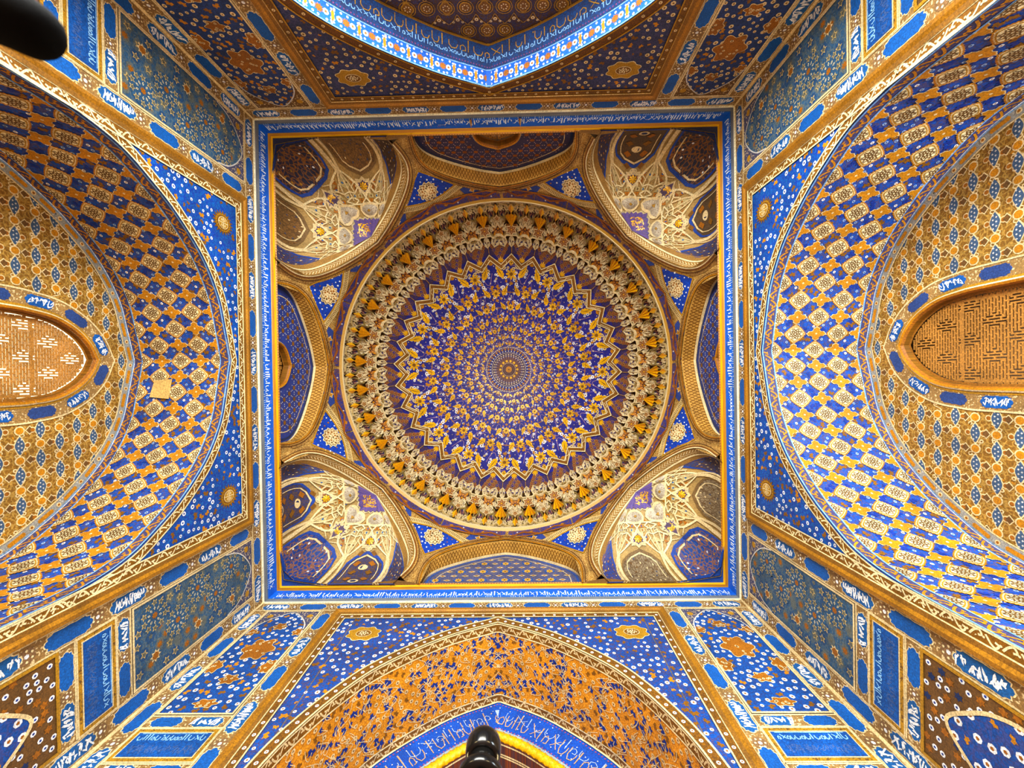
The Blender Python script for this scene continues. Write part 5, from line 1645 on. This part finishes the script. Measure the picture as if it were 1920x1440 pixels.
# cream ring moulding at the foot of the dome
def ringm(S):
    o, i_ = [], []
    for a in range(96):
        t = a * 3.75
        for p0, h0, p1, h1, col in ((318, .0, 316, .07, GOLDB), (316, .07, 313.5, .075, CREAM), (313.5, .075, 311, .04, CREAM), (311, .04, 311, -.14, BROWN)):
            S.poly([(*pol(p0, t), h0), (*pol(p0, t + 3.75), h0), (*pol(p1, t + 3.75), h1), (*pol(p1, t), h1)], col, 0, G_)
def ring_local(X, Y, h):
    th = np.arctan2(Y, X); p = np.hypot(X, Y)
    r = np.minimum(p, 314) * ZT / F0 * (RR / (314 * ZT / F0)) - h
    z = np.where(p > 312, 0, .06) + np.where(p > 317, -.05, 0)
    return np.stack((r * np.cos(th), r * np.sin(th), z), 1)
S = Sheet(ring_local); ringm(S); S.build('ring_moulding', muq)
# ------------------------------------------------------------------ floor and added outer shell that keeps sky light out
S = Sheet(lambda x, y, h: np.stack((x, y, h), 1))
S.poly([(-7.6, -7.6), (7.6, -7.6), (7.6, 7.6), (-7.6, 7.6)], c(150, 110, 84), 0, V_, c(120, 60, 50))
tag(S.build('floor'), 'patterned carpeted floor of the hall', 'floor', kind='structure')
def blocker_wall(name, ax, val, holes, label):
    if ax == 0: mp = lambda u, v, h: np.stack((np.full_like(u, val), u, v), 1)
    else: mp = lambda u, v, h: np.stack((u, np.full_like(u, val), v), 1)
    S = Sheet(mp)
    us = sorted({-7.6, 7.6, *[q for h in holes for q in h[:2]]}); vv = sorted({0.0, 18.6, *[q for h in holes for q in h[2:]]})
    for a, b in zip(us[:-1], us[1:]):
        for e, f in zip(vv[:-1], vv[1:]):
            m = ((a + b) / 2, (e + f) / 2)
            if any(h[0] < m[0] < h[1] and h[2] < m[1] < h[3] for h in holes): continue
            S.poly([(a, e), (b, e), (b, f), (a, f)], c(150, 120, 90))
    tag(S.build(name), label, 'wall', kind='structure')
blocker_wall('wall_blocker_left', 0, -7.6, [(-1.2, 1.2, 4.0, 9.4), (-.8, .8, 10.2, 12.5)], 'added outer shell blocking sky light behind the left window')
blocker_wall('wall_blocker_right', 0, 7.6, [], 'added outer shell blocking sky light behind the right window')
blocker_wall('wall_blocker_back', 1, -7.6, [(-.8, .8, 10.2, 13.5)], 'added outer shell blocking sky light behind the wall at the top')
blocker_wall('wall_blocker_front', 1, 7.6, [], 'added outer shell blocking sky light behind the wall at the bottom')
S = Sheet(lambda x, y, h: np.stack((x, y, np.full_like(x, 18.6)), 1))
S.poly([(-7.6, -7.6), (7.6, -7.6), (7.6, 7.6), (-7.6, 7.6)], c(150, 120, 90))
tag(S.build('ceiling_blocker'), 'added sky-blocking outer roof above the dome', 'cover', kind='structure')

# ------------------------------------------------------------------ the black stanchion by the lens
m, nt, p = newmat('polished_black_metal')
nz = nt.nodes.new('ShaderNodeTexNoise'); nz.inputs['Scale'].default_value = 30
rm = nt.nodes.new('ShaderNodeMapRange'); rm.inputs[3].default_value = .12; rm.inputs[4].default_value = .24
nt.links.new(nz.outputs['Fac'], rm.inputs[0]); nt.links.new(rm.outputs[0], p.inputs['Roughness'])
p.inputs['Base Color'].default_value = (.035, .033, .03, 1); p.inputs['Metallic'].default_value = .9
BLK = m
def lathe(name, prof, mat, parent, n=40):
    verts, faces = [], []
    for (r, z) in prof:
        for k in range(n):
            a = k * 2 * PI / n; verts.append((r * math.cos(a), r * math.sin(a), z))
    for i in range(len(prof) - 1):
        for k in range(n):
            faces.append((i * n + k, i * n + (k + 1) % n, (i + 1) * n + (k + 1) % n, (i + 1) * n + k))
    faces.append(tuple(range(n - 1, -1, -1))); faces.append(tuple((len(prof) - 1) * n + k for k in range(n)))
    me = bpy.data.meshes.new(name); me.from_pydata(verts, [], faces); me.update(); me.materials.append(mat)
    for q in me.polygons: q.use_smooth = len(q.vertices) == 4
    return link(name, me, parent)
HP = 0.55
def dirpt(px, py, z):
    d = R.transposed() @ Vector(((px - 960) / F0, (py - 720) / F0, 1.0)); return (CAM[0] + d.x / d.z * z, CAM[1] + d.y / d.z * z)
sx_, sy_ = dirpt(907, 1399, HP)
st = empty('stanchion', (sx_, sy_, 0)); tag(st, 'glossy black metal stanchion post at the bottom edge of the picture', 'post')
zk = HP + ZC
lathe('base', [(.001, 0), (.16, 0), (.16, .012), (.14, .022), (.05, .032), (.03, .05)], BLK, st)
lathe('pole', [(.0155, .04), (.0155, zk - .06), (.0155, zk - .05)], BLK, st)
lathe('collar', [(.016, zk - .054), (.0265, zk - .052), (.028, zk - .049), (.028, zk - .042), (.0268, zk - .04), (.0165, zk - .039)], BLK, st)
lathe('neck', [(.0165, zk - .045), (.0165, zk - .014)], BLK, st)
lathe('knob', [(.0165, zk - .02), (.0205, zk - .018), (.0222, zk - .014), (.0229, zk - .006), (.0229, zk), (.021, zk + .008), (.015, zk + .016), (.006, zk + .02), (.001, zk + .021)], BLK, st)

# ------------------------------------------------------------------ the dark strap end in front of the lens, upper left
m, nt, p = newmat('black_rubber'); p.inputs['Base Color'].default_value = (.002, .002, .002, 1); p.inputs['Roughness'].default_value = .9; p.inputs['Specular IOR Level'].default_value = .05
nz = nt.nodes.new('ShaderNodeTexNoise'); nz.inputs['Scale'].default_value = 400
bp = nt.nodes.new('ShaderNodeBump'); bp.inputs['Strength'].default_value = .2; nt.links.new(nz.outputs['Fac'], bp.inputs['Height']); nt.links.new(bp.outputs[0], p.inputs['Normal'])
RUB = m
m, nt, p = newmat('red_fabric'); p.inputs['Base Color'].default_value = (.35, .04, .025, 1); p.inputs['Roughness'].default_value = .8
nz = nt.nodes.new('ShaderNodeTexNoise'); nz.inputs['Scale'].default_value = 300; bp = nt.nodes.new('ShaderNodeBump'); nt.links.new(nz.outputs['Fac'], bp.inputs['Height']); nt.links.new(bp.outputs[0], p.inputs['Normal'])
RED = m
def tube3(name, pts, rad, mat, parent, n=16):
    verts, faces = [], []
    P = [Vector(q) for q in pts]
    for i, q in enumerate(P):
        t = (P[min(i + 1, len(P) - 1)] - P[max(i - 1, 0)]).normalized()
        u = t.cross(Vector((0, 0, 1))).normalized(); v = t.cross(u)
        for k in range(n):
            a = k * 2 * PI / n; verts.append(tuple(q + u * rad[i] * math.cos(a) + v * rad[i] * .7 * math.sin(a)))
    for i in range(len(P) - 1):
        for k in range(n): faces.append((i * n + k, i * n + (k + 1) % n, (i + 1) * n + (k + 1) % n, (i + 1) * n + k))
    faces.append(tuple(range(n - 1, -1, -1))); faces.append(tuple((len(P) - 1) * n + k for k in range(n)))
    me = bpy.data.meshes.new(name); me.from_pydata(verts, [], faces); me.update(); me.materials.append(mat)
    for q in me.polygons: q.use_smooth = len(q.vertices) == 4
    return link(name, me, parent)
zs = 0.16
def sp3(px, py): return Vector((*dirpt(px, py, zs), zs + ZC))
stp = empty('black_strap', sp3(60, 50)); tag(stp, 'blurred black strap end with a red edge in the upper left corner', 'strap')
org = Vector(stp.location)
pp = [sp3(-140, -40), sp3(-60, -8), sp3(0, 24), sp3(40, 44), sp3(70, 62), sp3(86, 74), sp3(100, 84), sp3(108, 89)]
pw = [62, 60, 57, 53, 49, 43, 30, 10]
tube3('strap', [q - org for q in pp], [w_ * zs / F0 for w_ in pw], RUB, stp)
tube3('red_edge', [q - org for q in (sp3(20, -30), sp3(44, -6), sp3(58, 8), sp3(66, 17))], [w_ * zs / F0 for w_ in (18, 18, 14, 6)], RED, stp)
